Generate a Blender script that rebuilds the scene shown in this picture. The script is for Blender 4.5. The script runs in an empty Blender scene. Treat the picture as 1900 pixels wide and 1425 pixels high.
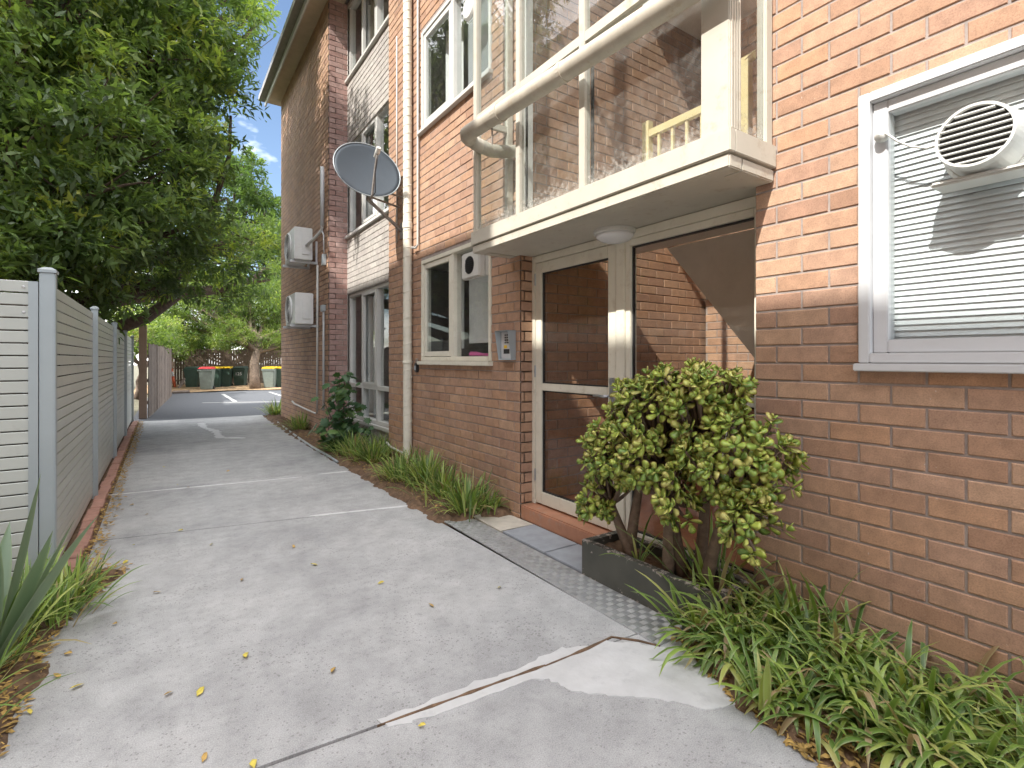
import bpy, bmesh, math, random
import numpy as np
from mathutils import Vector, Matrix, Quaternion
from mathutils.geometry import tessellate_polygon
random.seed(7); np.random.seed(7)
S = bpy.context.scene
C = S.collection
# ------------------------------------------------------------------ camera
A = math.radians(34.27); CAMH = 1.35; F = 950.0; HOR = 667.0
cam = bpy.data.cameras.new('camera'); camo = bpy.data.objects.new('camera', cam); C.objects.link(camo)
camo.location = (0, 0, CAMH); camo.rotation_euler = (math.pi/2, 0, -A)
cam.sensor_fit = 'HORIZONTAL'; cam.sensor_width = 36; cam.lens = 36*F/1900
cam.shift_y = -(712.5-HOR)/1900; cam.clip_start = .05; cam.clip_end = 1000
S.camera = camo
# ------------------------------------------------------------------ world, sun, exposure
SUN_TRAVEL = Vector((1, .32, -1.07)).normalized()
tosun = -SUN_TRAVEL
SKY_OFF = (1.3, 0.4, 2.1)
W = bpy.data.worlds.new('World'); S.world = W; W.use_nodes = True
nt = W.node_tree; bg = nt.nodes['Background']
sky = nt.nodes.new('ShaderNodeTexSky'); sky.sky_type = 'NISHITA'; sky.sun_disc = False
sky.sun_elevation = math.asin(tosun.z); sky.sun_rotation = math.atan2(tosun.x, tosun.y)
sky.air_density = 1.0; sky.dust_density = .6; sky.ozone_density = 1.0
tc = nt.nodes.new('ShaderNodeTexCoord'); mp = nt.nodes.new('ShaderNodeMapping'); mp.inputs['Scale'].default_value = (1, 1, 2.2); mp.inputs['Location'].default_value = SKY_OFF
nz = nt.nodes.new('ShaderNodeTexNoise'); nz.inputs['Scale'].default_value = 1.3; nz.inputs['Detail'].default_value = 7; nz.inputs['Roughness'].default_value = .58
rp = nt.nodes.new('ShaderNodeValToRGB'); rp.color_ramp.elements[0].position = .43; rp.color_ramp.elements[1].position = .66
mx = nt.nodes.new('ShaderNodeMix'); mx.data_type = 'RGBA'
mx.inputs[7].default_value = (43, 42.2, 41.2, 1)
mm = nt.nodes.new('ShaderNodeMath'); mm.operation = 'MULTIPLY'; mm.inputs[1].default_value = .9
nt.links.new(tc.outputs['Generated'], mp.inputs[0]); nt.links.new(mp.outputs[0], nz.inputs['Vector'])
nt.links.new(nz.outputs['Fac'], rp.inputs[0]); nt.links.new(rp.outputs[0], mm.inputs[0]); nt.links.new(mm.outputs[0], mx.inputs[0])
nt.links.new(sky.outputs[0], mx.inputs[6]); nt.links.new(mx.outputs[2], bg.inputs[0])
bg.inputs[1].default_value = .06
sl = bpy.data.lights.new('sun', 'SUN'); so = bpy.data.objects.new('sun', sl); C.objects.link(so)
sl.energy = 2.0; sl.angle = math.radians(.53); sl.color = (1, .96, .89)
so.rotation_euler = SUN_TRAVEL.to_track_quat('-Z', 'Y').to_euler()
S.view_settings.view_transform = 'Standard'; S.view_settings.look = 'None'
S.view_settings.exposure = 2.05; S.view_settings.gamma = 1
S.render.engine = 'CYCLES'
S.cycles.blur_glossy = .25; S.cycles.caustics_reflective = True; S.cycles.max_bounces = 12; S.cycles.diffuse_bounces = 6; S.cycles.transmission_bounces = 8; S.cycles.transparent_max_bounces = 24
# ------------------------------------------------------------------ pixel -> place
def ray(px, py):
    u = (px-950)/F; v = (HOR-py)/F
    return Vector((math.sin(A)+u*math.cos(A), math.cos(A)-u*math.sin(A), v))
O = Vector((0, 0, CAMH))
def gp(px, py, z=0.):
    d = ray(px, py); return O+d*((z-CAMH)/d.z)
def px_x(px, py, X):
    d = ray(px, py); return O+d*(X/d.x)
def px_y(px, py, Y):
    d = ray(px, py); return O+d*(Y/d.y)
# ------------------------------------------------------------------ builders
class MB:
    def __init__(s): s.v = []; s.f = []; s.a = []
    def add(s, vs, fs, at=None):
        b = len(s.v); s.v += [tuple(p) for p in vs]; s.f += [tuple(i+b for i in f) for f in fs]
        s.a += list(at) if at is not None else [0.]*len(vs)
        return s
    def box(s, x0, x1, y0, y1, z0, z1):
        x0, x1 = sorted((x0, x1)); y0, y1 = sorted((y0, y1)); z0, z1 = sorted((z0, z1))
        return s.add([(x0,y0,z0),(x1,y0,z0),(x1,y1,z0),(x0,y1,z0),(x0,y0,z1),(x1,y0,z1),(x1,y1,z1),(x0,y1,z1)],
                     [(0,3,2,1),(4,5,6,7),(0,1,5,4),(1,2,6,5),(2,3,7,6),(3,0,4,7)])
    def obox(s, c, ax, ay, az):
        c = Vector(c); ax, ay, az = Vector(ax), Vector(ay), Vector(az)
        P = [c+ax*i+ay*j+az*k for k in (-1,1) for j in (-1,1) for i in (-1,1)]
        return s.add(P, [(0,2,3,1),(4,5,7,6),(0,1,5,4),(1,3,7,5),(3,2,6,7),(2,0,4,6)])
    def tube(s, pts, rs, n=8, cap=True):
        pts = [Vector(p) for p in pts]
        if not hasattr(rs, '__len__'): rs = [rs]*len(pts)
        vs = []; ref = None
        for i, p in enumerate(pts):
            d = (pts[min(i+1, len(pts)-1)]-pts[max(i-1, 0)])
            d = d.normalized() if d.length > 1e-9 else Vector((0,0,1))
            if ref is None: ref = Vector((1,0,0)) if abs(d.x) < .8 else Vector((0,1,0))
            a = (ref-d*ref.dot(d)).normalized(); ref = a; b = d.cross(a)
            for k in range(n):
                t = 2*math.pi*k/n; vs.append(p+(a*math.cos(t)+b*math.sin(t))*rs[i])
        fs = []
        for i in range(len(pts)-1):
            for k in range(n):
                k2 = (k+1) % n; fs.append((i*n+k, i*n+k2, (i+1)*n+k2, (i+1)*n+k))
        if cap: fs.append(tuple(range(n-1, -1, -1))); fs.append(tuple((len(pts)-1)*n+k for k in range(n)))
        return s.add(vs, fs)
    def lathe(s, o, axis, prof, n=24):
        o = Vector(o); ax = Vector(axis).normalized()
        a = ax.orthogonal().normalized(); b = ax.cross(a); vs = []
        for r, h in prof:
            for k in range(n):
                t = 2*math.pi*k/n; vs.append(o+ax*h+(a*math.cos(t)+b*math.sin(t))*r)
        fs = [(i*n+k, i*n+(k+1) % n, (i+1)*n+(k+1) % n, (i+1)*n+k) for i in range(len(prof)-1) for k in range(n)]
        if prof[0][0] > 1e-4: fs.append(tuple(range(n-1, -1, -1)))
        if prof[-1][0] > 1e-4: fs.append(tuple((len(prof)-1)*n+k for k in range(n)))
        return s.add(vs, fs)
    def prism(s, poly, z0, z1):
        n = len(poly)
        ar = sum(poly[i][0]*poly[(i+1) % n][1]-poly[(i+1) % n][0]*poly[i][1] for i in range(n))
        if ar < 0: poly = poly[::-1]
        vs = [(p[0], p[1], z0) for p in poly]+[(p[0], p[1], z1) for p in poly]
        tri = tessellate_polygon([[Vector((p[0], p[1], 0)) for p in poly]]) if n > 4 else [tuple(range(n))]
        up = []
        for q in tri:
            if len(q) == 3:
                a, b, c = (Vector(poly[i][:2]) for i in q)
                if (b-a).cross(c-a) < 0: q = q[::-1]
            up.append(tuple(q))
        return s.add(vs, [tuple(i for i in q[::-1]) for q in up]+[tuple(i+n for i in q) for q in up]+[(i, (i+1) % n, n+(i+1) % n, n+i) for i in range(n)])
    def mesh(s, name, smooth=False, attr=None):
        m = bpy.data.meshes.new(name); m.from_pydata(s.v, [], s.f); m.update()
        if smooth: m.polygons.foreach_set('use_smooth', [True]*len(m.polygons))
        if attr:
            at = m.attributes.new(attr, 'FLOAT', 'POINT'); at.data.foreach_set('value', s.a)
        return m
def tag(o, label=None, cat=None, group=None, kind=None):
    if label: o['label'] = label
    if cat: o['category'] = cat
    if group: o['group'] = group
    if kind: o['kind'] = kind
    return o
def attach(o, parent):
    o.parent = parent
    if parent.type == 'EMPTY': o.matrix_parent_inverse = Matrix.Translation(-parent.location)
def ob(name, mb, mat, parent=None, smooth=False, attr=None, bevel=0, **k):
    me = mb.mesh(name, smooth, attr) if isinstance(mb, MB) else mb
    if bevel:
        bm = bmesh.new(); bm.from_mesh(me)
        es = [e for e in bm.edges if len(e.link_faces) == 2 and e.calc_face_angle(0) > .6]
        bmesh.ops.bevel(bm, geom=es, offset=bevel, segments=2, affect='EDGES', clamp_overlap=True); bm.to_mesh(me); bm.free()
    if mat is not None and not me.materials: me.materials.append(mat)
    o = bpy.data.objects.new(name, me); C.objects.link(o)
    if parent: attach(o, parent)
    return tag(o, **k)
def empty(name, loc, label, cat, group=None):
    o = bpy.data.objects.new(name, None); C.objects.link(o); o.location = loc; o.empty_display_size = .1
    return tag(o, label, cat, group)
# ------------------------------------------------------------------ materials
MATS = {}
def nmat(name):
    m = bpy.data.materials.new(name); m.use_nodes = True; MATS[name] = m
    return m, m.node_tree, m.node_tree.nodes['Principled BSDF']
def N(t, kind, **kw):
    n = t.nodes.new(kind)
    for k, v in kw.items():
        if k in n.inputs: n.inputs[k].default_value = v
        else: setattr(n, k, v)
    return n
def ramp(t, src, stops):
    r = t.nodes.new('ShaderNodeValToRGB'); e = r.color_ramp.elements
    while len(e) < len(stops): e.new(.5)
    for i, (p, c) in enumerate(stops): e[i].position = p; e[i].color = (*c, 1) if len(c) == 3 else c
    t.links.new(src, r.inputs[0]); return r
def mixc(t, fac, a, b, mode='MIX'):
    m = t.nodes.new('ShaderNodeMix'); m.data_type = 'RGBA'; m.blend_type = mode
    for s_, i in ((fac, 0), (a, 6), (b, 7)):
        if hasattr(s_, 'links'): t.links.new(s_, m.inputs[i])
        else: m.inputs[i].default_value = s_ if i == 0 else (*s_, 1)
    return m.outputs[2]
def noise(t, scale, detail=4, rough=.55, coord='Object'):
    c = t.nodes.get('TC') or t.nodes.new('ShaderNodeTexCoord'); c.name = 'TC'
    if coord == 'World':
        g = t.nodes.new('ShaderNodeNewGeometry'); src = g.outputs['Position']
    else: src = c.outputs[coord]
    n = N(t, 'ShaderNodeTexNoise', Scale=scale, Detail=detail, Roughness=rough); t.links.new(src, n.inputs['Vector'])
    return n.outputs['Fac']
def bump(t, b, h, strength, dist=.01):
    n = N(t, 'ShaderNodeBump', Strength=strength, Distance=dist); t.links.new(h, n.inputs['Height']); t.links.new(n.outputs[0], b.inputs['Normal'])
def simple(name, col, rough=.6, metal=0, var=.12, scale=9, bmp=0, dirt=None, dirt_amt=.5):
    m, t, b = nmat(name); b.inputs['Roughness'].default_value = rough; b.inputs['Metallic'].default_value = metal
    f = noise(t, scale, 5, .6, 'World')
    lo = tuple(c*(1-var) for c in col); hi = tuple(min(1, c*(1+var)) for c in col)
    c = ramp(t, f, [(.3, lo), (.7, hi)]).outputs[0]
    if dirt:
        d = ramp(t, noise(t, scale*2.3, 8, .7, 'World'), [(.56, (0,0,0)), (.72, (dirt_amt,)*3)]).outputs[0]
        c = mixc(t, d, c, dirt)
    t.links.new(c, b.inputs['Base Color'])
    if bmp: bump(t, b, noise(t, scale*8, 5, .65, 'World'), bmp, .004)
    return m
def brick_mat(name, island, tones, painted=False):
    m, t, b = nmat(name); b.inputs['Roughness'].default_value = .85
    if island: r = N(t, 'ShaderNodeNewGeometry').outputs['Random Per Island']
    else: r = N(t, 'ShaderNodeObjectInfo').outputs['Random']
    n = len(tones); c = ramp(t, r, [(i/(n-1), tones[i]) for i in range(n)]).outputs[0]
    f = noise(t, 14, 6, .7, 'World')
    c = mixc(t, .55, c, ramp(t, f, [(.3, (.55,.52,.5)), (.7, (1.25,1.2,1.15))]).outputs[0], 'MULTIPLY')
    fine = noise(t, 160, 3, .6, 'World')
    c = mixc(t, .5, c, ramp(t, fine, [(.32, (.6,.6,.6)), (.5, (1,1,1)), (.75, (1.25,1.25,1.25))]).outputs[0], 'MULTIPLY')
    big = noise(t, 1.3, 4, .6, 'World')
    c = mixc(t, .6, c, ramp(t, big, [(.35, (.78,.76,.76)), (.65, (1.1,1.1,1.1))]).outputs[0], 'MULTIPLY')
    sp = ramp(t, noise(t, 55, 2, .5, 'World'), [(.74, (0,0,0)), (.78, (.6,.6,.6))]).outputs[0]
    c = mixc(t, sp, c, (.55, .48, .42))
    t.links.new(c, b.inputs['Base Color']); bump(t, b, fine, .35, .003)
    return m
TONES = [(.30,.170,.112), (.42,.250,.155), (.37,.225,.155), (.46,.295,.195), (.33,.190,.132), (.43,.27,.19), (.44,.25,.145), (.35,.225,.17)]
_m = [sum(c[i] for c in TONES)/len(TONES) for i in range(3)]
TONES = [tuple((_m[i]+(c[i]-_m[i])*.75)*(1.05,1.09,1.10)[i] for i in range(3)) for c in TONES]
M_brick = brick_mat('brick_single', False, TONES)
M_bricks = brick_mat('brick_joined', True, TONES)
M_white_brick = brick_mat('brick_painted', True, [(.39,.37,.35), (.46,.44,.41), (.42,.39,.37)])
M_pink_brick = brick_mat('brick_pink', True, [(.38,.24,.21), (.45,.31,.28), (.35,.21,.18), (.47,.34,.31)])
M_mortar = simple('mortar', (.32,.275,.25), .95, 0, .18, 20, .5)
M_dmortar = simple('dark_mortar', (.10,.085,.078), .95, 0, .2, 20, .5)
M_wmortar = simple('mortar_painted', (.30,.28,.26), .9, 0, .15, 20, .4)
M_cream = simple('cream_paint', (.68,.65,.55), .45, 0, .05, 6, .05, (.35,.27,.18), .35)
M_white = simple('white_paint', (.56,.55,.52), .4, 0, .04, 6, .05, (.45,.42,.38), .3)
M_wgloss = simple('white_frame', (.54,.55,.56), .35, 0, .03, 6, .03, (.5,.5,.5), .25)
M_offw = simple('off_white_balcony', (.49,.46,.39), .5, 0, .06, 5, .08, (.30,.22,.14), .55)
M_plastic = simple('white_plastic', (.58,.58,.55), .4, 0, .03, 8)
M_cond = simple('aircon_case', (.70,.70,.68), .4, 0, .05, 8, 0, (.4,.36,.3), .3)
M_dark = simple('dark_void', (.02,.02,.02), .6)
M_black = simple('black_plastic', (.025,.025,.028), .4)
M_grey_metal = simple('grey_powder_coat', (.36,.40,.42), .35, .2, .04, 5)
M_slat = simple('slat_paint', (.47,.49,.46), .38, .1, .05, 3, 0, (.25,.22,.18), .2)
M_steel = simple('steel', (.45,.46,.48), .35, .9, .1, 12)
M_galv = simple('old_galvanised', (.30,.28,.26), .6, .5, .3, 25, .2, (.22,.10,.05), .7)
M_dish = simple('dish_grey', (.048,.062,.078), .55, 0, .06, 5)
M_terra = simple('terracotta_paint', (.42,.20,.12), .55, 0, .15, 7, .1, (.32,.30,.28), .6)
M_plaster = simple('white_plaster', (.78,.76,.72), .8, 0, .05, 4)
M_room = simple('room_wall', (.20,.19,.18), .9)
M_curtain = simple('curtain', (.62,.62,.60), .9, 0, .05, 5)
M_blind = simple('blind', (.66,.68,.69), .5, 0, .03, 5)
M_pink = simple('pink_cloth', (.75,.12,.38), .8)
M_soil = simple('soil', (.14,.085,.05), .95, 0, .5, 14, .8, (.36,.24,.14), .7)
M_wood2 = simple('dark_palings', (.12,.085,.06), .85, 0, .35, 9, .4)
M_wood = simple('weathered_wood', (.15,.118,.098), .85, 0, .35, 9, .4)
M_post = simple('primed_post', (.42,.31,.25), .7, 0, .08, 6, .1)
M_bark = simple('bark', (.12,.085,.065), .95, 0, .4, 14, .8)
M_barkl = simple('bark_pale', (.15,.11,.08), .9, 0, .35, 14, .6)
M_jstem = simple('jade_stem', (.17,.12,.085), .85, 0, .3, 30, .5)
M_orange = simple('orange_bollard', (.75,.16,.07), .5)
M_bin = simple('bin_green', (.035,.065,.05), .45)
M_bin2 = simple('bin_grey_green', (.16,.19,.17), .5)
M_yel = simple('bin_yellow', (.75,.48,.02), .45)
M_red = simple('bin_red', (.60,.04,.05), .45)
M_slate = simple('slate_paver', (.30,.32,.35), .7, 0, .15, 8, .3)
M_sand = simple('cement_pad', (.52,.48,.41), .9, 0, .15, 10, .4)
M_filler = simple('white_filler', (.62,.62,.62), .9, 0, .08, 20, .4)
M_patch = simple('cement_patch', (.52,.52,.52), .9, 0, .12, 5, .5, (.40,.40,.41), .8)
M_line = simple('worn_line_paint', (.40,.40,.39), .8, 0, .2, 9, .2, (.12,.12,.12), .8)
M_asphalt = simple('asphalt', (.085,.09,.10), .85, 0, .25, 40, .5)
M_ground = simple('ground_earth', (.12,.11,.07), .95, 0, .4, 3)
M_edge = simple('edging_brick', (.40,.22,.17), .85, 0, .2, 12, .4)
M_gutter = simple('gutter', (.22,.20,.18), .5, .2, .15, 8)
M_eave = simple('eave_lining', (.50,.40,.28), .7, 0, .1, 5)
def planter_mat():
    m, t, b = nmat('planter_paint'); b.inputs['Roughness'].default_value = .6
    f = noise(t, 26, 9, .75, 'World'); g = noise(t, 5, 3, .5, 'World')
    geo = N(t, 'ShaderNodeNewGeometry'); sp = N(t, 'ShaderNodeSeparateXYZ'); t.links.new(geo.outputs['Position'], sp.inputs[0])
    top = ramp(t, sp.outputs['Z'], [(0.0, (.13,)*3), (.05, (0,)*3), (.19, (0,)*3), (.232, (.16,)*3)]).outputs[0]
    ad = N(t, 'ShaderNodeMath', operation='ADD'); t.links.new(f, ad.inputs[0]); t.links.new(top, ad.inputs[1])
    wear = ramp(t, ad.outputs[0], [(.655, (0,0,0)), (.68, (1,1,1))]).outputs[0]
    c = mixc(t, wear, ramp(t, g, [(.3, (.055,.056,.046)), (.7, (.085,.085,.07))]).outputs[0], (.46,.40,.36))
    t.links.new(c, b.inputs['Base Color']); bump(t, b, f, .3, .004); return m
M_planter = planter_mat()
def concrete():
    m, t, b = nmat('concrete'); b.inputs['Roughness'].default_value = .88
    big = noise(t, .9, 6, .62, 'World'); mid = noise(t, 7, 5, .6, 'World')
    c = ramp(t, big, [(.28, (.30,.30,.305)), (.5, (.40,.40,.40)), (.72, (.49,.487,.483))]).outputs[0]
    c = mixc(t, .7, c, ramp(t, mid, [(.3, (.78,.78,.78)), (.7, (1.15,1.15,1.15))]).outputs[0], 'MULTIPLY')
    v = N(t, 'ShaderNodeTexVoronoi', Scale=48, Randomness=1.); geo = N(t, 'ShaderNodeNewGeometry'); t.links.new(geo.outputs['Position'], v.inputs['Vector'])
    thr = ramp(t, noise(t, 2.2, 3, .5, 'World'), [(.35, (.09,)*3), (.7, (.30,)*3)]).outputs[0]
    lt = N(t, 'ShaderNodeMath', operation='LESS_THAN'); t.links.new(v.outputs['Distance'], lt.inputs[0]); t.links.new(thr, lt.inputs[1])
    ml = N(t, 'ShaderNodeMath', operation='MULTIPLY'); ml.inputs[1].default_value = .5; t.links.new(lt.outputs[0], ml.inputs[0])
    c = mixc(t, ml.outputs[0], c, (.17,.165,.16))
    fine = noise(t, 220, 3, .6, 'World')
    st = ramp(t, noise(t, 28, 6, .7, 'World'), [(.30, (.70,.70,.70)), (.46, (1,1,1)), (.66, (1.0,1.0,1.0)), (.76, (1.2,1.2,1.2))]).outputs[0]
    c = mixc(t, .45, c, st, 'MULTIPLY')
    c = mixc(t, .7, c, ramp(t, fine, [(.3, (.62,.62,.62)), (.7, (1.3,1.3,1.3))]).outputs[0], 'MULTIPLY')
    t.links.new(c, b.inputs['Base Color']); bump(t, b, fine, .4, .003); return m
M_conc = concrete()
def checker_plate():
    m, t, b = nmat('tread_plate'); b.inputs['Metallic'].default_value = .75; b.inputs['Roughness'].default_value = .42
    c = ramp(t, noise(t, 9, 5, .6, 'World'), [(.3, (.50,.51,.52)), (.7, (.64,.65,.66))]).outputs[0]
    t.links.new(c, b.inputs['Base Color']); return m
M_plate = checker_plate()
def leaf_mat(name, stops, edge=None, transl=.48, rough=.45, attr='lc'):
    m, t, b = nmat(name); out = t.nodes['Material Output']
    a = N(t, 'ShaderNodeAttribute', attribute_name=attr)
    if edge:
        r = N(t, 'ShaderNodeNewGeometry').outputs['Random Per Island']
        if attr == 'edge_obj': r = N(t, 'ShaderNodeObjectInfo').outputs['Random']; a.attribute_name = 'edge'
        c = ramp(t, r, stops).outputs[0]
        e = ramp(t, a.outputs['Fac'], [(edge[0], (0,0,0)), (edge[1], (edge[3],)*3)]).outputs[0]
        c = mixc(t, e, c, edge[2])
    else: c = ramp(t, a.outputs['Fac'], stops).outputs[0]
    b.inputs['Roughness'].default_value = rough; t.links.new(c, b.inputs['Base Color'])
    tr = N(t, 'ShaderNodeBsdfTranslucent'); t.links.new(mixc(t, 1., c, (1.5,1.6,.7), 'MULTIPLY'), tr.inputs[0])
    mxs = N(t, 'ShaderNodeMixShader'); mxs.inputs[0].default_value = transl
    t.links.new(b.outputs[0], mxs.inputs[1]); t.links.new(tr.outputs[0], mxs.inputs[2]); t.links.new(mxs.outputs[0], out.inputs[0]); return m
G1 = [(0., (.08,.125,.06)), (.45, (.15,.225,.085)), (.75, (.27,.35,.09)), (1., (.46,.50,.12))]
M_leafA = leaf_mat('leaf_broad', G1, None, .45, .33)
M_leafC = leaf_mat('leaf_dark', [(0., (.05,.09,.03)), (.6, (.095,.15,.05)), (1., (.16,.22,.06))])
M_leafB = leaf_mat('leaf_feathery', [(0., (.07,.12,.03)), (.5, (.14,.20,.05)), (.8, (.22,.27,.07)), (1., (.30,.26,.18))])
M_grass = leaf_mat('strap_leaf', [(0., (.07,.14,.035)), (.4, (.15,.25,.05)), (.70, (.28,.38,.075)), (.86, (.40,.43,.13)), (.92, (.34,.25,.14)), (1., (.30,.20,.11))], (.55, .95, (.42,.45,.24), .45), .25, .38, 'edge')
M_jade = leaf_mat('jade_leaf', [(0., (.16,.27,.06)), (.4, (.32,.43,.08)), (.75, (.45,.53,.10)), (1., (.58,.54,.18))], (.80, 1., (.42,.15,.05), .55), .12, .28, 'edge')
M_jadeo = leaf_mat('jade_leaf_single', [(0., (.16,.27,.06)), (.4, (.32,.43,.08)), (.75, (.45,.53,.10)), (1., (.58,.54,.18))], (.80, 1., (.42,.15,.05), .55), .12, .28, 'edge_obj')
M_flax = leaf_mat('flax_leaf', [(0., (.10,.17,.11)), (1., (.20,.27,.17))], (.7, 1., (.30,.36,.22), .4), .15, .4, 'edge')
M_vine = leaf_mat('lobed_leaf', [(0., (.035,.085,.035)), (.6, (.06,.13,.045)), (1., (.12,.2,.06))], (.99, 1., (.1,.15,.05), .0), .25, .45, 'edge_obj')
M_dead = simple('fallen_leaf', (.40,.26,.08), .8, 0, .5, 30)
M_deady = simple('fallen_leaf_yellow', (.55,.45,.08), .7, 0, .4, 30)
def glass(name, refl=1.0, dirt=.05, tint=(.93,.95,.95), grime=None):
    m, t, b = nmat(name); t.nodes.remove(b); out = t.nodes['Material Output']
    tr = N(t, 'ShaderNodeBsdfTransparent'); tr.inputs[0].default_value = (*tint, 1)
    gl = N(t, 'ShaderNodeBsdfGlossy'); gl.inputs['Roughness'].default_value = .015; gl.inputs[0].default_value = (1,1,1,1)
    fr = N(t, 'ShaderNodeFresnel', IOR=1.6)
    ml = N(t, 'ShaderNodeMath', operation='MULTIPLY'); ml.inputs[1].default_value = refl; ml.use_clamp = True
    gb = N(t, 'ShaderNodeNewGeometry'); iv = N(t, 'ShaderNodeMath', operation='SUBTRACT'); iv.inputs[0].default_value = 1.; t.links.new(gb.outputs['Backfacing'], iv.inputs[1])
    mf = N(t, 'ShaderNodeMath', operation='MULTIPLY'); t.links.new(fr.outputs[0], mf.inputs[0]); t.links.new(iv.outputs[0], mf.inputs[1]); t.links.new(mf.outputs[0], ml.inputs[0])
    m1 = N(t, 'ShaderNodeMixShader'); t.links.new(ml.outputs[0], m1.inputs[0]); t.links.new(tr.outputs[0], m1.inputs[1]); t.links.new(gl.outputs[0], m1.inputs[2])
    df = N(t, 'ShaderNodeBsdfDiffuse'); df.inputs[0].default_value = (.6,.57,.52,1)
    d = ramp(t, noise(t, 16, 9, .75, 'World'), [(.45, (dirt*.3,)*3), (.62, (dirt,)*3), (.78, (dirt*4,)*3)]).outputs[0]
    if grime:
        gq = N(t, 'ShaderNodeNewGeometry'); sz = N(t, 'ShaderNodeSeparateXYZ'); t.links.new(gq.outputs['Position'], sz.inputs[0])
        mr = N(t, 'ShaderNodeMapRange'); mr.inputs[1].default_value = grime; mr.inputs[2].default_value = grime+.26; mr.inputs[3].default_value = .30; mr.inputs[4].default_value = 0.; t.links.new(sz.outputs['Z'], mr.inputs[0])
        web = N(t, 'ShaderNodeMath', operation='MULTIPLY_ADD'); t.links.new(noise(t, 40, 9, .8, 'World'), web.inputs[0]); web.inputs[1].default_value = 1.; t.links.new(mr.outputs[0], web.inputs[2])
        wv = ramp(t, web.outputs[0], [(.68, (0,0,0)), (.92, (.4,)*3)]).outputs[0]
        d = mixc(t, 1., d, wv, 'ADD')
    m2 = N(t, 'ShaderNodeMixShader'); t.links.new(d, m2.inputs[0]); t.links.new(m1.outputs[0], m2.inputs[1]); t.links.new(df.outputs[0], m2.inputs[2])
    t.links.new(m2.outputs[0], out.inputs[0]); return m
M_glass = glass('window_glass', 1.0, .03)
M_dirty = glass('dirty_glass', .7, .07, grime=2.40)
M_door = glass('door_glass', .8, .02, (.95,.93,.90))
m, t_, b_ = nmat('opal_diffuser'); b_.inputs['Base Color'].default_value = (.75,.76,.78,1); b_.inputs['Roughness'].default_value = .15
M_opal = m
# ------------------------------------------------------------------ the setting
def sheet(name, poly, z, mat, thick=.02, **k):
    return ob(name, MB().prism([(p[0], p[1]) for p in poly], z-thick, z), mat, kind='structure', **k)
sheet('ground', [(-160,-160), (160,-160), (160,160), (-160,160)], -.06, M_ground, .3)
DX = -.42                                    # driveway's edge along the fence
base = sheet('driveway_base', [(-1.2,-6), (1.9,-6), (2.0,1.0), (1.9,4.0), (1.9,13.7), (DX,13.7), (DX,4.3), (-1.0,2.0)], -.045, M_soil, .1)
L = [gp(225,1065), gp(165,1112), gp(95,1172), gp(62,1262), gp(0,1372)]
Rr = [gp(1530,1425), gp(1360,1290), gp(1275,1195)]
def yl(x, p, q): return p[1]+(q[1]-p[1])*(x-p[0])/(q[0]-p[0])
J1 = (gp(188,920), gp(655,868)); J2 = (gp(160,1006), gp(765,938)); J3 = (gp(485,1425), gp(1120,1200))
J0 = (gp(245,826), gp(560,812))
G = .006
RX = 1.885
drive = bpy.data.objects.new('driveway', None); C.objects.link(drive); drive['kind'] = 'structure'
def slab(poly): return ob('concrete_slab', MB().prism([(p[0], p[1]) for p in poly], -.11, 0), M_conc, drive)
def seg(J, x): return yl(x, J[0], J[1])
slab([(DX, 13.72), (DX, seg(J0,DX)+G), (RX+.05, seg(J0,RX)+G), (RX+.1, 13.72)])
slab([(DX, seg(J0,DX)-G), (DX, seg(J1,DX)+G), (RX, seg(J1,RX)+G), (RX+.05, seg(J0,RX)-G)])
slab([(DX, seg(J1,DX)-G), (DX, seg(J2,DX)+G), (RX, seg(J2,RX)+G), (RX, seg(J1,RX)-G)])
xr = 1.93
slab([(DX, seg(J2,DX)-G), (DX, 4.35), (L[0].x, L[0].y), (L[1].x, L[1].y), (L[2].x, L[2].y), (L[3].x, L[3].y), (L[4].x, L[4].y), (-.56, 2.15), (-.66, seg(J3,-.66)+.012),
      (xr, seg(J3,xr)+.012), (RX+.02, 3.7), (RX, seg(J2,RX)-G)])
slab([(-.66, seg(J3,-.66)-.012), (-.7,-6), (1.9,-6), (1.86, .2), (Rr[0].x, Rr[0].y), (Rr[1].x, Rr[1].y), (Rr[2].x, Rr[2].y), (xr+.06, seg(J3,xr)-.0)])
def ribbon(pts, w, z0, z1, jit=.25):
    mb = MB(); l = []; r = []
    P = []
    for i in range(len(pts)-1):
        a, b = Vector(pts[i]), Vector(pts[i+1]); n = max(2, int((b-a).length/.05))
        P += [a.lerp(b, k/n) for k in range(n)]
    P.append(Vector(pts[-1]))
    for i, p in enumerate(P):
        d = (P[min(i+1,len(P)-1)]-P[max(i-1,0)]).normalized(); nn = Vector((-d.y, d.x, 0))
        ww = w*(1+random.uniform(-jit, jit))*(.35 if i in (0, len(P)-1) else 1)
        l.append(p+nn*ww/2); r.append(p-nn*ww/2)
    return mb.prism([(p.x, p.y) for p in l]+[(p.x, p.y) for p in r[::-1]], z0, z1)
ob('joint_filler', ribbon([gp(188,920), gp(560,885)], .03, -.02, .003, .4), M_filler, drive)
ob('joint_filler', ribbon([gp(590,880), gp(650,874)], .03, -.02, .003, .4), M_filler, drive)
ob('joint_filler', ribbon([gp(575,958), gp(762,938)], .035, -.02, .003, .4), M_filler, drive)
ob('joint_filler', ribbon([gp(372,785), gp(378,793), gp(400,800), gp(408,812), gp(455,813)], .12, -.02, .003, .5), M_filler, drive)
ob('joint_debris', ribbon([gp(480,1428), gp(1010,1237)], .026, -.05, -.012, .3), M_soil, drive)
ob('joint_debris', ribbon([gp(700,1349), gp(850,1295), gp(1012,1236)], .013, -.01, .0065, .5), M_soil, drive)
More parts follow.
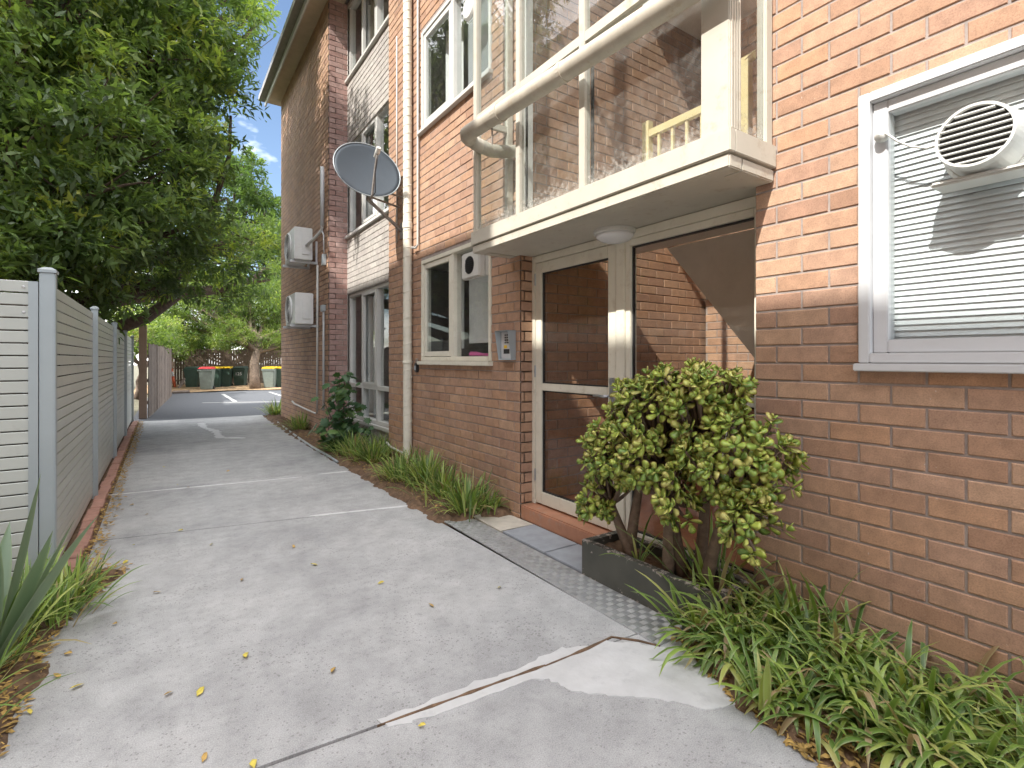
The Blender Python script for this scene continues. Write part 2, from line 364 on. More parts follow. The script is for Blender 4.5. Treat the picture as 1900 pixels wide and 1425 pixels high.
pp = [(700,1338),(800,1300),(900,1262),(985,1232),(1040,1206),(1120,1192),(1180,1195),(1240,1204),(1290,1222),(1330,1262),(1372,1308),(1310,1318),(1220,1298),(1130,1290),(1060,1284),(1015,1262),(985,1262),(900,1292),(800,1330),(720,1352)]
poly = []
for i in range(len(pp)):
    a = Vector(pp[i]); b = Vector(pp[(i+1) % len(pp)])
    for k in range(6):
        q = a.lerp(b, k/6)+Vector((random.gauss(0,3.5), random.gauss(0,1.8))); g = gp(*q); poly.append((g.x, g.y))
ob('cement_patch', MB().prism(poly, -.01, .004), M_patch, drive)
cr = [gp(1010,1238), gp(1090,1205), gp(1135,1183), gp(1185,1190), gp(1225,1200)]
ob('cracked_joint', ribbon([tuple(p) for p in cr], .014, -.01, .006, .6), M_soil, drive)
# car park
cp = sheet('car_park', [(-.6,13.70), (16,13.70), (16,26.2), (-.4,26.2)], -.008, M_asphalt, .1)
for a, b, w in (((413.5,731), (437,745), .12), ((375,747), (521,745), .1), ((500,727), (522,734), .1)):
    ob('painted_line', ribbon([gp(*a), gp(*b)], w, -.012, -.003, .1), M_line, cp)
mb = MB(); n = 26
for i in range(n+1):
    for j in range(7):
        x = -1.0+i*(17/n); y = 24.7+j*.8+.25*math.sin(i*1.3)*(j == 0); mb.v.append((x, y, .0+.05*random.random()+.02*j)); mb.a.append(0)
for i in range(n):
    for j in range(6): mb.f.append((i*7+j, (i+1)*7+j, (i+1)*7+j+1, i*7+j+1))
ob('mulch_verge', mb, simple('dry_mulch', (.30,.20,.11), .95, 0, .5, 8, .8), kind='structure')
# garden beds
def bed(name, poly, amp=.03, res=.05, z=.0):
    xs = [p[0] for p in poly]; ys = [p[1] for p in poly]; mb = MB(); idx = {}
    def inside(x, y):
        c = False
        for i in range(len(poly)):
            (x1, y1), (x2, y2) = poly[i], poly[(i+1) % len(poly)]
            if (y1 > y) != (y2 > y) and x < (x2-x1)*(y-y1)/(y2-y1)+x1: c = not c
        return c
    nx = int((max(xs)-min(xs))/res)+1; ny = int((max(ys)-min(ys))/res)+1
    def edge_d(x, y):
        best = 9
        for i in range(len(poly)):
            a, b = Vector(poly[i]), Vector(poly[(i+1) % len(poly)]); p = Vector((x, y)); d = b-a
            t = max(0, min(1, (p-a).dot(d)/d.length_squared)); best = min(best, (p-a-d*t).length)
        return best
    def vid(i, j):
        if (i, j) not in idx:
            x, y = min(xs)+i*res, min(ys)+j*res; k = min(1, edge_d(x, y)/.13)
            idx[(i, j)] = len(mb.v); mb.v.append((x, y, -.035+k*(.04+z+amp*(random.random()+.5*math.sin(i*.9)*math.cos(j*.7))))); mb.a.append(0)
        return idx[(i, j)]
    for i in range(nx):
        for j in range(ny):
            if inside(min(xs)+(i+.5)*res, min(ys)+(j+.5)*res): mb.f.append((vid(i,j), vid(i+1,j), vid(i+1,j+1), vid(i,j+1)))
    return ob(name, mb, M_soil, smooth=True, kind='structure')
bed('garden_bed', [(1.80,3.75), (2.62,3.5), (2.72,6.6), (2.72,8.8), (2.42,9.2), (2.42,13.3), (1.9,13.6), (1.80,10)], .05)
bed('garden_bed_front', [(1.72,-2), (2.62,-2), (2.62,1.56), (2.0,1.66), (Rr[2].x-.09, Rr[2].y+.04), (Rr[1].x-.09, Rr[1].y), (Rr[0].x-.09, Rr[0].y)], .06)
bed('garden_bed_left', [(-2.6,3.9), (-.58,3.9), (-.36,4.3), (L[0].x+.09, L[0].y+.05), (L[1].x+.08, L[1].y-.03), (L[2].x+.08, L[2].y-.03), (L[3].x+.09, L[3].y), (L[4].x+.09, L[4].y), (-.47,1.6), (-.52,-2), (-2.6,-2)], .05)
bed('litter_strip', [(-.75,4.0), (-.36,4.0), (-.36,13.75), (-.75,13.75)], .02, .05)
# ------------------------------------------------------------------ apartment building
FX = 2.5
B = empty('apartment_building', (FX, 4, 0), 'three storey orange brown brick apartment block with glazed stairwell entrance', 'building')
ZO = .041; CH = .086; BL = .24
def cells(u0, u1, z0, z1, holes):
    us = sorted({u0, u1, *[h for H in holes for h in H[:2] if u0 < h < u1]}); zs = sorted({z0, z1, *[h for H in holes for h in H[2:] if z0 < h < z1]})
    for i in range(len(us)-1):
        for j in range(len(zs)-1):
            cu, cz = (us[i]+us[i+1])/2, (zs[j]+zs[j+1])/2
            if not any(H[0] < cu < H[1] and H[2] < cz < H[3] for H in holes): yield us[i], us[i+1], zs[j], zs[j+1]
def bricks(u0, u1, z0, z1, holes, phase):
    out = []; k0 = int(math.floor((z0-ZO)/CH)); k = k0
    while ZO+k*CH < z1:
        a, b = max(z0, ZO+k*CH+.005), min(z1, ZO+(k+1)*CH-.005)
        if b-a > .02:
            off = phase+(BL/2 if k % 2 else 0); j = int(math.floor((u0-off)/BL))
            while off+j*BL < u1:
                segs = [(max(u0, off+j*BL+.005), min(u1, off+(j+1)*BL-.005))]
                for H in holes:
                    if H[2] < (a+b)/2 < H[3]:
                        ns = []
                        for s, e in segs:
                            if e <= H[0] or s >= H[1]: ns.append((s, e)); continue
                            if s < H[0]: ns.append((s, H[0]))
                            if e > H[1]: ns.append((H[1], e))
                        segs = ns
                for s, e in segs:
                    if e-s > .025: out.append((s, e, a, b))
                j += 1
        k += 1
    return out
def brick_geo(mb, axis, w, s, e, a, b, out, dep=.02):
    # a brick face proud of the mortar: rounded front, sides running back into the joint
    bv = .0035; o = random.uniform(-.0015, .002); fr = w+out*(.006+o); mid = w+out*(.003+o); bk = w-out*dep
    def P(d, u, z): return (d, u, z) if axis == 'x' else (u, d, z)
    j = lambda: random.uniform(-.0012, .0012)
    ring0 = [(s+bv+j(), a+bv+j()), (e-bv+j(), a+bv+j()), (e-bv+j(), b-bv+j()), (s+bv+j(), b-bv+j())]; ring1 = [(s,a), (e,a), (e,b), (s,b)]
    vs = [P(fr, *q) for q in ring0]+[P(mid, *q) for q in ring1]+[P(bk, *q) for q in ring1]
    fs = [(0,1,2,3)]+[(i, 4+i, 4+(i+1) % 4, (i+1) % 4) for i in range(4)]+[(4+i, 8+i, 8+(i+1) % 4, 4+(i+1) % 4) for i in range(4)]
    mb.add(vs, fs)
unit = MB(); brick_geo(unit, 'x', 0, -.115, .115, -.038, .038, -1, .02); unit_me = unit.mesh('brick'); unit_me.materials.append(M_brick)
SINGLE = []
def wall(name, axis, w, out, u0, u1, z0, z1, holes, mat, mort, thick=.12, phase=0., single=None, parent=B, label=None):
    mb = MB()
    for a, b, c, d in cells(u0, u1, z0, z1, holes):
        if axis == 'x': mb.box(w, w-out*thick, a, b, c, d)
        else: mb.box(a, b, w, w-out*thick, c, d)
    wo = ob(name, mb, mort, parent)
    if label: wo['label'] = label
    jm = MB()
    for q in bricks(u0, u1, z0, z1, holes, phase):
        if single and single(q): SINGLE.append((wo, w, q))
        else: brick_geo(jm, axis, w, *q, out)
    if jm.v: ob('brickwork', jm, mat, wo, kind='stuff')
    return wo
ENT = (1.457, 3.545, 0.0, 2.23)          # entrance opening
STW = (1.457, 3.545, 2.40, 7.2)          # stairwell opening behind the glass bay
WR = (-.55, .985, 1.335, 2.485)          # right window
WL = (4.0, 5.54, 1.335, 2.50)            # small window by the door
WU = (4.0, 5.54, 4.01, 5.16)             # window above it
WT = (4.0, 5.54, 6.3, 7.2)
WRU = (-.55, .985, 4.01, 5.16)
def near_view(q):
    s, e, a, b = q
    return s > .30 and e-s > .1 and (e <= 1.46 and b < 3.35)
wall('wall', 'x', FX, -1, -3.0, 6.59, 0, 7.35, [ENT, STW, WR, WL, WU, WT, WRU, (1.457,3.545,2.2,2.45)], M_bricks, M_mortar, phase=.99, single=near_view)
SINGLE.sort(key=lambda r: (FX-0)**2+(r[2][0])**2+(r[2][2]-CAMH)**2)
rest = MB()
for i, (wo, w, (s, e, a, b)) in enumerate(SINGLE):
    if i < 300:
        o = bpy.data.objects.new('brick', unit_me); C.objects.link(o); o.parent = wo
        o.location = (w+random.uniform(-.001, .0015), (s+e)/2, (a+b)/2); o.scale = (1, (e-s)/.23, (b-a)/.076)
        o.rotation_euler = (random.uniform(-.003,.003), 0, random.uniform(-.004,.004))
    else: brick_geo(rest, 'x', w, s, e, a, b, -1)
if rest.v: ob('brickwork', rest, M_bricks, SINGLE[0][0], kind='stuff')
# returns of the entrance, stairwell shaft walls
wall('side_wall', 'y', 3.545, -1, FX+.008, 5.6, 0, 7.3, [], M_bricks, M_mortar, phase=.02)
wall('side_wall', 'y', 1.457, 1, FX+.008, 5.6, 0, 7.3, [], M_bricks, M_mortar, phase=.02)
wall('stairwell_back_wall', 'x', 5.0, -1, 1.5, 3.5, 0, 7.3, [], M_bricks, M_mortar)
# recessed panel with big windows, then the dark wing
PX = 2.58; WX = 2.27; WY0 = 8.73; WY1 = 12.85
PW = [(6.72, 8.70, .40, 2.44), (6.72, 8.70, 3.43, 4.97), (6.72, 8.70, 6.05, 7.3)]
wall('painted_wall', 'x', PX, -1, 6.59, 8.75, 0, 7.35, PW, M_white_brick, M_wmortar, label='white painted brick panel between the tall windows')
wall('pier_return', 'y', 6.59, 1, FX+.008, PX+.1, 0, 7.35, [], M_bricks, M_mortar, .1)
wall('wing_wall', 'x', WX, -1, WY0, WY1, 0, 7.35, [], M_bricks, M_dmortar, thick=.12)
wall('wing_return', 'y', WY0, -1, WX+.008, PX+.02, 0, 7.35, [], M_pink_brick, M_mortar, .1, phase=.1, label='pinkish brick end of the wing beside the tall windows')
wall('wing_end_wall', 'y', WY1, 1, WX+.008, 9, 0, 7.35, [], M_bricks, M_mortar, .1)
ob('wall_core', MB().box(5.7, 9, -3, WY1-.12, 0, 7.3), M_room, B)
ob('party_wall', MB().box(2.64, 5.7, 3.68, 3.75, 0, 7.3).box(2.64, 5.7, 1.25, 1.32, 0, 7.3).box(2.64, 5.7, 6.3, 6.4, 0, 7.3).box(2.64, 5.7, -3, -2.9, 0, 7.3), M_room, B)
ob('floor_slab', MB().box(2.64, 5.7, -2.9, 1.24, 2.55, 2.72).box(2.64, 5.7, 3.76, 6.28, 2.55, 2.72).box(2.72, 5.7, 6.42, 12.7, 2.55, 2.72), M_plaster, B)
rf = ob('roof', MB().box(1.95, 9.3, -3.3, WY1+.28, 7.36, 7.5), M_gutter, B)
ob('eave_lining', MB().box(2.0, 2.52, -3.3, WY1+.24, 7.335, 7.357), M_eave, rf)
ob('fascia', MB().box(1.955, 1.985, -3.3, WY1+.26, 7.24, 7.357), M_white, rf)
ob('gutter', MB().box(1.83, 1.95, -3.3, WY1+.30, 7.36, 7.47), M_gutter, rf)
ob('entrance_step', MB().box(FX-.0, 3.2, 1.46, 3.54, 0, .12), M_terra, B, bevel=.01)
ob('stairwell_floor', MB().box(3.2, 5.0, 1.46, 3.54, .0, .115), M_terra, B)
# ------- windows
def frame_rect(mb, x0, x1, y0, y1, z0, z1, w):
    mb.box(x0, x1, y0, y0+w, z0, z1).box(x0, x1, y1-w, y1, z0, z1).box(x0, x1, y0+w, y1-w, z1-w, z1).box(x0, x1, y0+w, y1-w, z0, z0+w)
    return mb
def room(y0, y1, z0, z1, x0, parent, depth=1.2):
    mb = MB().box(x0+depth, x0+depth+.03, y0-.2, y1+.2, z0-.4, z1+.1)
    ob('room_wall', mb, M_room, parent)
def glass_pane(parent, x, y0, y1, z0, z1, mat=None): return ob('pane', MB().box(x, x+.004, y0, y1, z0, z1), mat or M_glass, parent)
def small_window(H, mat, blind=None, x=FX-.012, mull=.5, sash_left=True, parts=True):
    y0, y1, z0, z1 = H
    fr = ob('window', frame_rect(MB(), x, x+.11, y0-.0, y1, z0, z1, .045), mat, B, bevel=.004)
    ym = y0+(y1-y0)*mull
    ob('mullion', MB().box(x+.006, x+.10, ym-.03, ym+.03, z0+.045, z1-.045), mat, fr)
    ob('sash', frame_rect(MB(), x+.012, x+.055, ym+.033, y1-.048, z0+.05, z1-.05, .055), mat, fr, bevel=.003)
    glass_pane(fr, x+.03, ym+.08, y1-.10, z0+.10, z1-.10)
    glass_pane(fr, x+.05, y0+.045, ym-.03, z0+.045, z1-.045)
    ob('sill', MB().box(x-.04, x+.10, y0-.03, y1+.03, z0-.045, z0-.003), mat, fr, bevel=.005)
    return fr
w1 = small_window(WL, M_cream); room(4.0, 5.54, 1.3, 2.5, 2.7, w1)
ob('roller_blind', MB().box(2.68, 2.69, 4.05, 4.74, 1.52, 2.46).box(2.68, 2.69, 4.86, 5.2, 1.47, 2.46), M_curtain, w1)
ob('pink_cloth', MB().obox((2.66,4.42,1.40), (.05,0,0), (0,.2,.004), (0,0,.012)).obox((2.66,4.55,1.412), (.04,0,0), (0,.07,.01), (0,0,.01)), M_pink, w1)
w2 = small_window(WU, M_white); room(4.0, 5.54, 4.0, 5.2, 2.7, w2)
def curtain(y0, y1, z0, z1, x, n=26, amp=.018):
    mb = MB()
    for i in range(n*4+1):
        y = y0+(y1-y0)*i/(n*4); xx = x+amp*math.sin(i*math.pi/2.3)
        mb.v += [(xx, y, z0), (xx, y, z1)]; mb.a += [0, 0]
    for i in range(n*4): mb.f.append((2*i, 2*i+2, 2*i+3, 2*i+1))
    return mb
ob('curtain', curtain(4.9, 5.35, 4.05, 5.12, 2.70, 5), M_curtain, w2, smooth=True)
def slat_blind(y0, y1, z0, z1, x, parent, pitch=.025, tilt=.6):
    k = 0; z = z0
    me = MB().obox((0,0,0), (.0143*math.cos(tilt),0,.0143*math.sin(tilt)), (0,(y1-y0)/2,0), (.0005*-math.sin(tilt),0,.0005*math.cos(tilt))).mesh('slat'); me.materials.append(M_blind)
    while z < z1:
        o = bpy.data.objects.new('blind_slat', me); C.objects.link(o); o.parent = parent; o.location = (x, (y0+y1)/2, z+random.uniform(-.001,.001)); o.rotation_euler.x = random.uniform(-.0015,.0015)
        z += pitch
    for f in (.22, .62):
        ob('blind_cord', MB().tube([(x-.014, y0+(y1-y0)*f, z0), (x-.014, y0+(y1-y0)*f, z1)], .0012, 5), M_blind, parent)
slat_blind(4.06, 4.72, 4.07, 5.1, 2.66, w2, .025, 1.2)
w3 = small_window(WT, M_white); room(4.0, 5.54, 6.3, 7.2, 2.7, w3)
# the large window at the right: double white frame, fixed glass, venetian blind
wr = ob('window', frame_rect(MB(), FX-.022, FX+.09, WR[0], WR[1], WR[2], WR[3], .042), M_wgloss, B, bevel=.004, label='white framed window with venetian blind nearest the camera')
ob('inner_frame', frame_rect(MB(), FX+.012, FX+.085, WR[0]+.043, WR[1]-.043, WR[2]+.043, WR[3]-.043, .055), M_wgloss, wr, bevel=.004)
glass_pane(wr, FX+.04, WR[0]+.098, WR[1]-.098, WR[2]+.098, WR[3]-.098)
ob('sill', MB().box(FX-.045, FX+.05, WR[0]-.02, WR[1]+.012, WR[2]-.035, WR[2]-.002), M_wgloss, wr, bevel=.004)
slat_blind(WR[0]+.10, WR[1]-.085, WR[2]+.05, WR[3]-.06, FX+.10, wr, .025, 1.2)
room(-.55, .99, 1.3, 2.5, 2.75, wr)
wru = small_window(WRU, M_white); room(-.55, .985, 4.0, 5.2, 2.7, wru)
def tall_window(H, low, mat=M_white):
    y0, y1, z0, z1 = H; x = PX+.02
    fr = ob('tall_window', frame_rect(MB(), x, x+.10, y0, y1, z0, z1, .05), mat, B, bevel=.004)
    yy = [y0+.05, y0+.62, y0+1.28, y1-.05]
    for y in yy[1:3]: ob('mullion', MB().box(x-.008, x+.09, y-.025, y+.025, z0+.05, z1-.05), mat, fr)
    zl = z0+.05
    if low:
        ob('transom', MB().box(x-.004, x+.086, y0+.05, y1-.05, z0+.50, z0+.56), mat, fr); zl = z0+.56
        for i in range(3): glass_pane(fr, x+.05, yy[i]+.025*(i > 0), yy[i+1]-.025*(i < 2), z0+.05, z0+.5)
    for i in range(3): glass_pane(fr, x+.045, yy[i]+.025*(i > 0), yy[i+1]-.025*(i < 2), zl, z1-.05)
    ob('sash', frame_rect(MB(), x-.014, x+.03, yy[1]+.027, yy[2]-.027, zl+.002, z1-.052, .04), mat, fr)
    ob('sill', MB().box(x-.07, x+.09, y0-.03, y1+.04, z0-.05, z0-.002), mat, fr, bevel=.005)
    ob('curtain', curtain(y0+.05, y0+.5, z0+.06, z1-.05, x+.22, 5), M_curtain, fr, smooth=True)
    ob('curtain', curtain(y1-.6, y1-.05, z0+.06, z1-.05, x+.25, 6), M_curtain, fr, smooth=True)
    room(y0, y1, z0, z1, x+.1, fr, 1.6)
    return fr
tall_window(PW[0], True); tall_window(PW[1], False); tall_window(PW[2], False)
# ------- entrance door and sidelight (frame plane 2.62)
EX = 2.62
ef = ob('entrance_frame', MB().box(EX, EX+.09, 3.50, 3.543, .121, 2.228).box(EX, EX+.09, 2.475, 2.555, .121, 2.228).box(EX, EX+.09, 1.46, 1.50, .121, 2.228)
        .box(EX, EX+.09, 2.555, 3.50, 2.17, 2.228).box(EX, EX+.09, 1.50, 2.475, 2.17, 2.228), M_cream, B, bevel=.004)
D = ob('door', MB().box(EX+.008, EX+.052, 3.42, 3.497, .135, 2.166).box(EX+.008, EX+.052, 2.558, 2.64, .135, 2.166).box(EX+.008, EX+.052, 2.64, 3.42, 2.08, 2.166)
       .box(EX+.008, EX+.052, 2.64, 3.42, .135, .235).box(EX+.008, EX+.052, 2.64, 3.42, 1.09, 1.15), M_cream, B, bevel=.004)
glass_pane(D, EX+.03, 2.64, 3.42, .235, 1.09, M_door); glass_pane(D, EX+.03, 2.64, 3.42, 1.15, 2.08, M_door)
gk = MB()
for a, b in ((.235, 1.09), (1.15, 2.08)): frame_rect(gk, EX+.022, EX+.044, 2.641, 3.419, a+.001, b-.001, .010)
ob('glazing_gasket', gk, M_black, D)
ob('lock_plate', MB().box(EX-.004, EX+.006, 2.575, 2.615, 1.0, 1.22), M_steel, D, bevel=.002)
ob('handle', MB().tube([(EX-.004,2.595,1.09), (EX-.05,2.595,1.09), (EX-.055,2.615,1.09), (EX-.055,2.72,1.09)], .010, 8), M_steel, D, smooth=True)
for z in (.32, 1.2, 1.98): ob('hinge', MB().tube([(EX+.002,3.499,z), (EX+.002,3.499,z+.10)], .008, 8), M_steel, D)
sd = ob('sidelight', frame_rect(MB(), EX+.01, EX+.075, 1.50, 2.474, .135, 2.168, .045).box(EX+.012, EX+.073, 1.545, 2.43, 1.09, 1.15), M_cream, B, bevel=.003)
glass_pane(sd, EX+.04, 1.545, 2.43, .18, 1.09, M_door); glass_pane(sd, EX+.04, 1.545, 2.43, 1.15, 2.123, M_door)
gk = MB()
for a, b in ((.18, 1.09), (1.15, 2.123)): frame_rect(gk, EX+.03, EX+.05, 1.546, 2.429, a+.001, b-.001, .010)
ob('glazing_gasket', gk, M_black, sd)
# stair inside
st = ob('stair_flight', MB().add([(3.3,1.47,.80), (3.3,2.66,2.23), (3.3,2.5,2.233), (3.3,1.47,2.233), (4.3,1.47,.80), (4.3,2.66,2.23), (4.3,2.5,2.233), (4.3,1.47,2.233)],
        [(0,1,2,3), (4,7,6,5), (0,4,5,1), (1,5,6,2), (2,6,7,3), (3,7,4,0)]), M_plaster, B)
ob('landing', MB().box(2.70, 3.29, 1.47, 3.53, 2.235, 2.395).box(4.0, 5.0, 1.47, 3.53, 4.9, 5.05), M_plaster, B)
bal = MB()
for y in (2.0, 2.12, 2.24, 2.36, 2.48): bal.box(2.98, 3.0, y-.01, y+.01, 2.396, 3.0+(2.3-y)*.0)
bal.box(2.965, 3.015, 1.78, 1.83, 2.396, 3.22).box(2.965, 3.015, 2.56, 2.62, 2.396, 3.12).box(2.97, 3.01, 1.83, 2.56, 3.0, 3.05).tube([(2.99,1.8,3.2), (2.99,1.74,3.22), (2.99,1.5,2.9)], .03, 6)
ob('balustrade', bal, simple('yellow_rail', (.62,.50,.26), .5, 0, .06, 5), st)
# ------- glazed bay over the entrance
BX = 2.117; BY0 = 1.36; BY1 = 3.685
bay = ob('bay_slab', MB().box(BX+.012, FX-.002, BY0+.012, BY1-.012, 2.232, 2.29).box(FX-.002, 2.69, 1.462, 3.54, 2.232, 2.395), M_offw, B)
ob('slab_edge', MB().box(BX-.0, BX+.10, BY0, BY1, 2.225, 2.285).box(BX+.10, FX-.009, BY0, BY0+.1, 2.225, 2.285).box(BX+.10, FX-.009, BY1-.1, BY1, 2.225, 2.285), M_offw, bay, bevel=.006)
ob('bay_fascia', MB().box(BX-.012, BX+.03, BY0-.012, BY1+.012, 2.292, 2.40).box(BX+.03, FX-.009, BY0-.012, BY0+.03, 2.292, 2.40).box(BX+.03, FX-.009, BY1-.03, BY1+.012, 2.292, 2.40), M_offw, bay, bevel=.004)
YP = [BY1-.045, 3.05, 2.35, BY0+.0]
ZB = 7.0
def post(x, y, w, d): return ob('bay_post', MB().box(x, x+d, y, y+w, 2.40, ZB), M_offw, bay, bevel=.004)
pc = ob('corner_post', MB().box(BX+.0, BX+.09, BY0, BY0+.15, 2.40, ZB), M_offw, bay, bevel=.004)
rb = MB()
for i in range(4): rb.box(BX+.012+i*.02, BX+.022+i*.02, BY0-.005, BY0, 2.405, ZB-.01)
ob('post_rib', rb, M_offw, pc)
post(BX+.005, BY1-.05, .05, .05); post(BX+.005, 3.02, .05, .05); post(BX+.005, 2.33, .055, .05)
post(FX-.07, BY0+.004, .05, .055); post(FX-.07, BY1-.054, .05, .055)
ob('opening_post', MB().box(FX-.0, FX+.07, 3.46, 3.535, 2.40, ZB), M_white, bay)
ob('bay_transom', MB().box(BX+.008, BX+.05, BY0+.15, BY1-.05, 3.29, 3.35), M_offw, bay); ob('bay_transom', MB().box(BX+.008, BX+.05, BY0+.15, BY1-.05, 5.0, 5.07), M_offw, bay); ob('bay_transom', MB().box(BX+.06, FX-.07, BY1-.045, BY1-.01, 3.29, 3.34), M_offw, bay)
for a, b in ((BY0+.15, 2.33), (2.385, 3.02), (3.07, BY1-.05)):
    for c, d in ((2.402, 3.29), (3.35, 5.0), (5.07, 7.0)): glass_pane(bay, BX+.028, a, b, c, d, M_dirty)
for y in (BY0+.02, BY1-.03):
    for c, d in ((2.402, 3.29), (3.35, 5.0), (5.07, 7.0)): ob('pane', MB().box(BX+.092 if y < 2 else BX+.056, FX-.07, y, y+.004, c, d), M_dirty, bay)
ob('bay_roof', MB().box(BX-.02, FX-.009, BY0-.02, BY1+.02, 7.0, 7.12), M_offw, bay)
gg = MB()
for y in (3.018, 2.328): gg.box(BX+.056, BX+.066, y-.02, y, 2.402, 3.29)
ob('silicone_strip', gg, M_dark, bay)
# ------- things fixed to the building
lamp = empty('bulkhead_lamp', (2.42,2.54,2.2), 'round white bulkhead lamp under the entrance soffit', 'lamp')
lc = px_x(1141, 432, 2.42); lz = 2.2305; lc = gp(1141, 428, lz)
lamp.location = lc
ob('lamp_base', MB().lathe((lc.x,lc.y,lz), (0,0,-1), [(.145,0), (.145,.022), (.135,.03)], 28), M_plastic, lamp, smooth=False)
ob('diffuser', MB().lathe((lc.x,lc.y,lz), (0,0,-1), [(.132,.03), (.125,.05), (.095,.07), (.05,.082), (0.0001,.086)], 28), M_opal, lamp, smooth=True)
ic = empty('intercom', (FX,3.70,1.345), 'grey hooded intercom keypad beside the entrance door', 'intercom')
y0, y1, z0, z1 = 3.60, 3.80, 1.345, 1.60
ob('housing', MB().add([(FX-.008,y0,z0),(FX-.008,y1,z0),(FX-.008,y1,z1),(FX-.008,y0,z1),(FX-.055,y0,z0),(FX-.055,y1,z0),(FX-.095,y1,z1),(FX-.095,y0,z1),(FX-.05,y0+.012,z0+.012),(FX-.05,y1-.012,z0+.012),(FX-.05,y1-.012,z1-.012),(FX-.05,y0+.012,z1-.012),
   (FX-.03,y0+.012,z0+.012),(FX-.03,y1-.012,z0+.012),(FX-.03,y1-.012,z1-.012),(FX-.03,y0+.012,z1-.012)],
   [(0,4,5,1),(3,2,6,7),(0,3,7,4),(1,5,6,2),(4,8,9,5),(5,9,10,6),(6,10,11,7),(7,11,8,4),(8,12,13,9),(9,13,14,10),(10,14,15,11),(11,15,12,8)]), M_grey_metal, ic)
ob('keypad', MB().box(FX-.032, FX-.028, y0+.012, y1-.012, z0+.012, z1-.012), M_wgloss, ic)
bt = MB()
for r in range(4):
    for c in range(3): bt.box(FX-.036, FX-.031, 3.655+c*.03, 3.672+c*.03, 1.49+r*.022, 1.503+r*.022)
ob('button', bt, M_black, ic)
ob('speaker_panel', MB().box(FX-.034, FX-.031, 3.66, 3.75, 1.40, 1.44), M_dark, ic); ob('card_reader', MB().box(FX-.036, FX-.031, 3.70, 3.74, 1.448, 1.474), M_yel, ic)
kb = empty('key_safe', (2.47,5.62,1.2), 'small black key safe hanging beside the cream downpipe', 'key safe')
ob('body', MB().box(2.455, 2.492, 5.60, 5.66, 1.20, 1.31), M_black, kb, bevel=.008); ob('shackle', MB().tube([(2.475,5.61,1.31),(2.475,5.61,1.36),(2.475,5.65,1.36),(2.475,5.65,1.31)], .005, 6), M_steel, kb)
ob('dial', MB().box(2.449, 2.456, 5.615, 5.645, 1.225, 1.275), M_grey_metal, kb)
# window fans
fan = empty('round_window_fan', (FX+.03,.56,1.99), 'round white louvred extractor fan in the venetian blind window', 'fan')
fc = Vector((FX+.038, .572, 2.135)); ax = Vector((-1,-.0,.02)).normalized()
ob('flange', MB().lathe(fc, ax, [(.134,0), (.134,.012), (.122,.03)], 40), M_plastic, fan, smooth=False)
ob('housing', MB().lathe(fc, ax, [(.117,.03), (.114,.16), (.110,.19), (.101,.19), (.099,.12)], 40), M_plastic, fan, smooth=False)
ob('throat', MB().lathe(fc, ax, [(.0995,.175), (.0995,.06), (.0001,.06)], 32), M_dark, fan)  # near-black liner puts the shade between the louvres in as colour
ob('base_tray', MB().box(FX-.10, FX+.036, .575-.145, .575+.14, fc.z-.136, fc.z-.118), M_plastic, fan, bevel=.008)
for i in range(9):
    z = -.084+i*.021; h = math.sqrt(max(.0001, .1005**2-z*z))
    ob('louvre', MB().obox((fc.x-.178, fc.y, fc.z+z), (.011,0,-.0005), (0,h,0), (.0002,0,.0022)), M_plastic, fan)
cd = empty('fan_cord', (FX+.02,.86,2.1), 'white knob and looping cord left of the round window fan', 'cord')
kp = Vector((FX+.0, .885, 2.045))
kp = px_x(1638, 253, FX-.0)
ob('knob', MB().lathe(kp+Vector((.012,0,0)), (-1,0,0), [(.016,0), (.026,.01), (.028,.025), (.02,.042), (.0001,.05)], 16), M_plastic, cd, smooth=True)
cpts = [kp+Vector((-.03,-.02,.0))]
for q in ((1665,262), (1690,272), (1720,275), (1745,266), (1760,258)): cpts.append(px_x(*q, FX-.01))
ob('cord', MB().tube(cpts, .005, 6), M_plastic, cd, smooth=True)
sf = empty('square_window_fan', (2.48,4.4,2.1), 'square white extractor fan fixed in the cream window', 'fan')
a = px_x(856, 482, 2.40); b = px_x(889, 523, 2.40); ya, yb = sorted((a.y, b.y)); za, zb = 2.12, 2.37
ob('case', MB().box(2.40, 2.47, ya, yb, za, zb), M_plastic, sf, bevel=.012); ob('collar', MB().box(2.471, 2.50, ya-.02, yb-.01, za+.01, zb-.01), M_plastic, sf, bevel=.004)
cy, cz = (ya+yb)/2+.01, (za+zb)/2
ob('grille_hole', MB().lathe((2.402,cy,cz), (-1,0,0), [(.085,0), (.085,.003)], 28), M_dark, sf)
gr = MB()
for i in range(7): z = -.06+i*.02; h = math.sqrt(.083**2-z*z); gr.box(2.394, 2.398, cy-h, cy+h, cz+z-.0022, cz+z+.0022)
for i in range(7): z = -.06+i*.02; h = math.sqrt(.083**2-z*z); gr.box(2.390, 2.3935, cy+z-.0022, cy+z+.0022, cz-h, cz+h)
ob('grille', gr, M_black, sf)
vf = empty('disc_vent', (2.48,4.6,5.0), 'white disc vent in the upper window beside the glazed bay', 'vent')
v = px_x(868, 12, 2.45); ob('disc', MB().lathe((2.485,v.y,v.z), (-1,0,0), [(.12,0), (.12,.02), (.10,.035), (.0001,.04)], 28), M_plastic, vf, smooth=False)
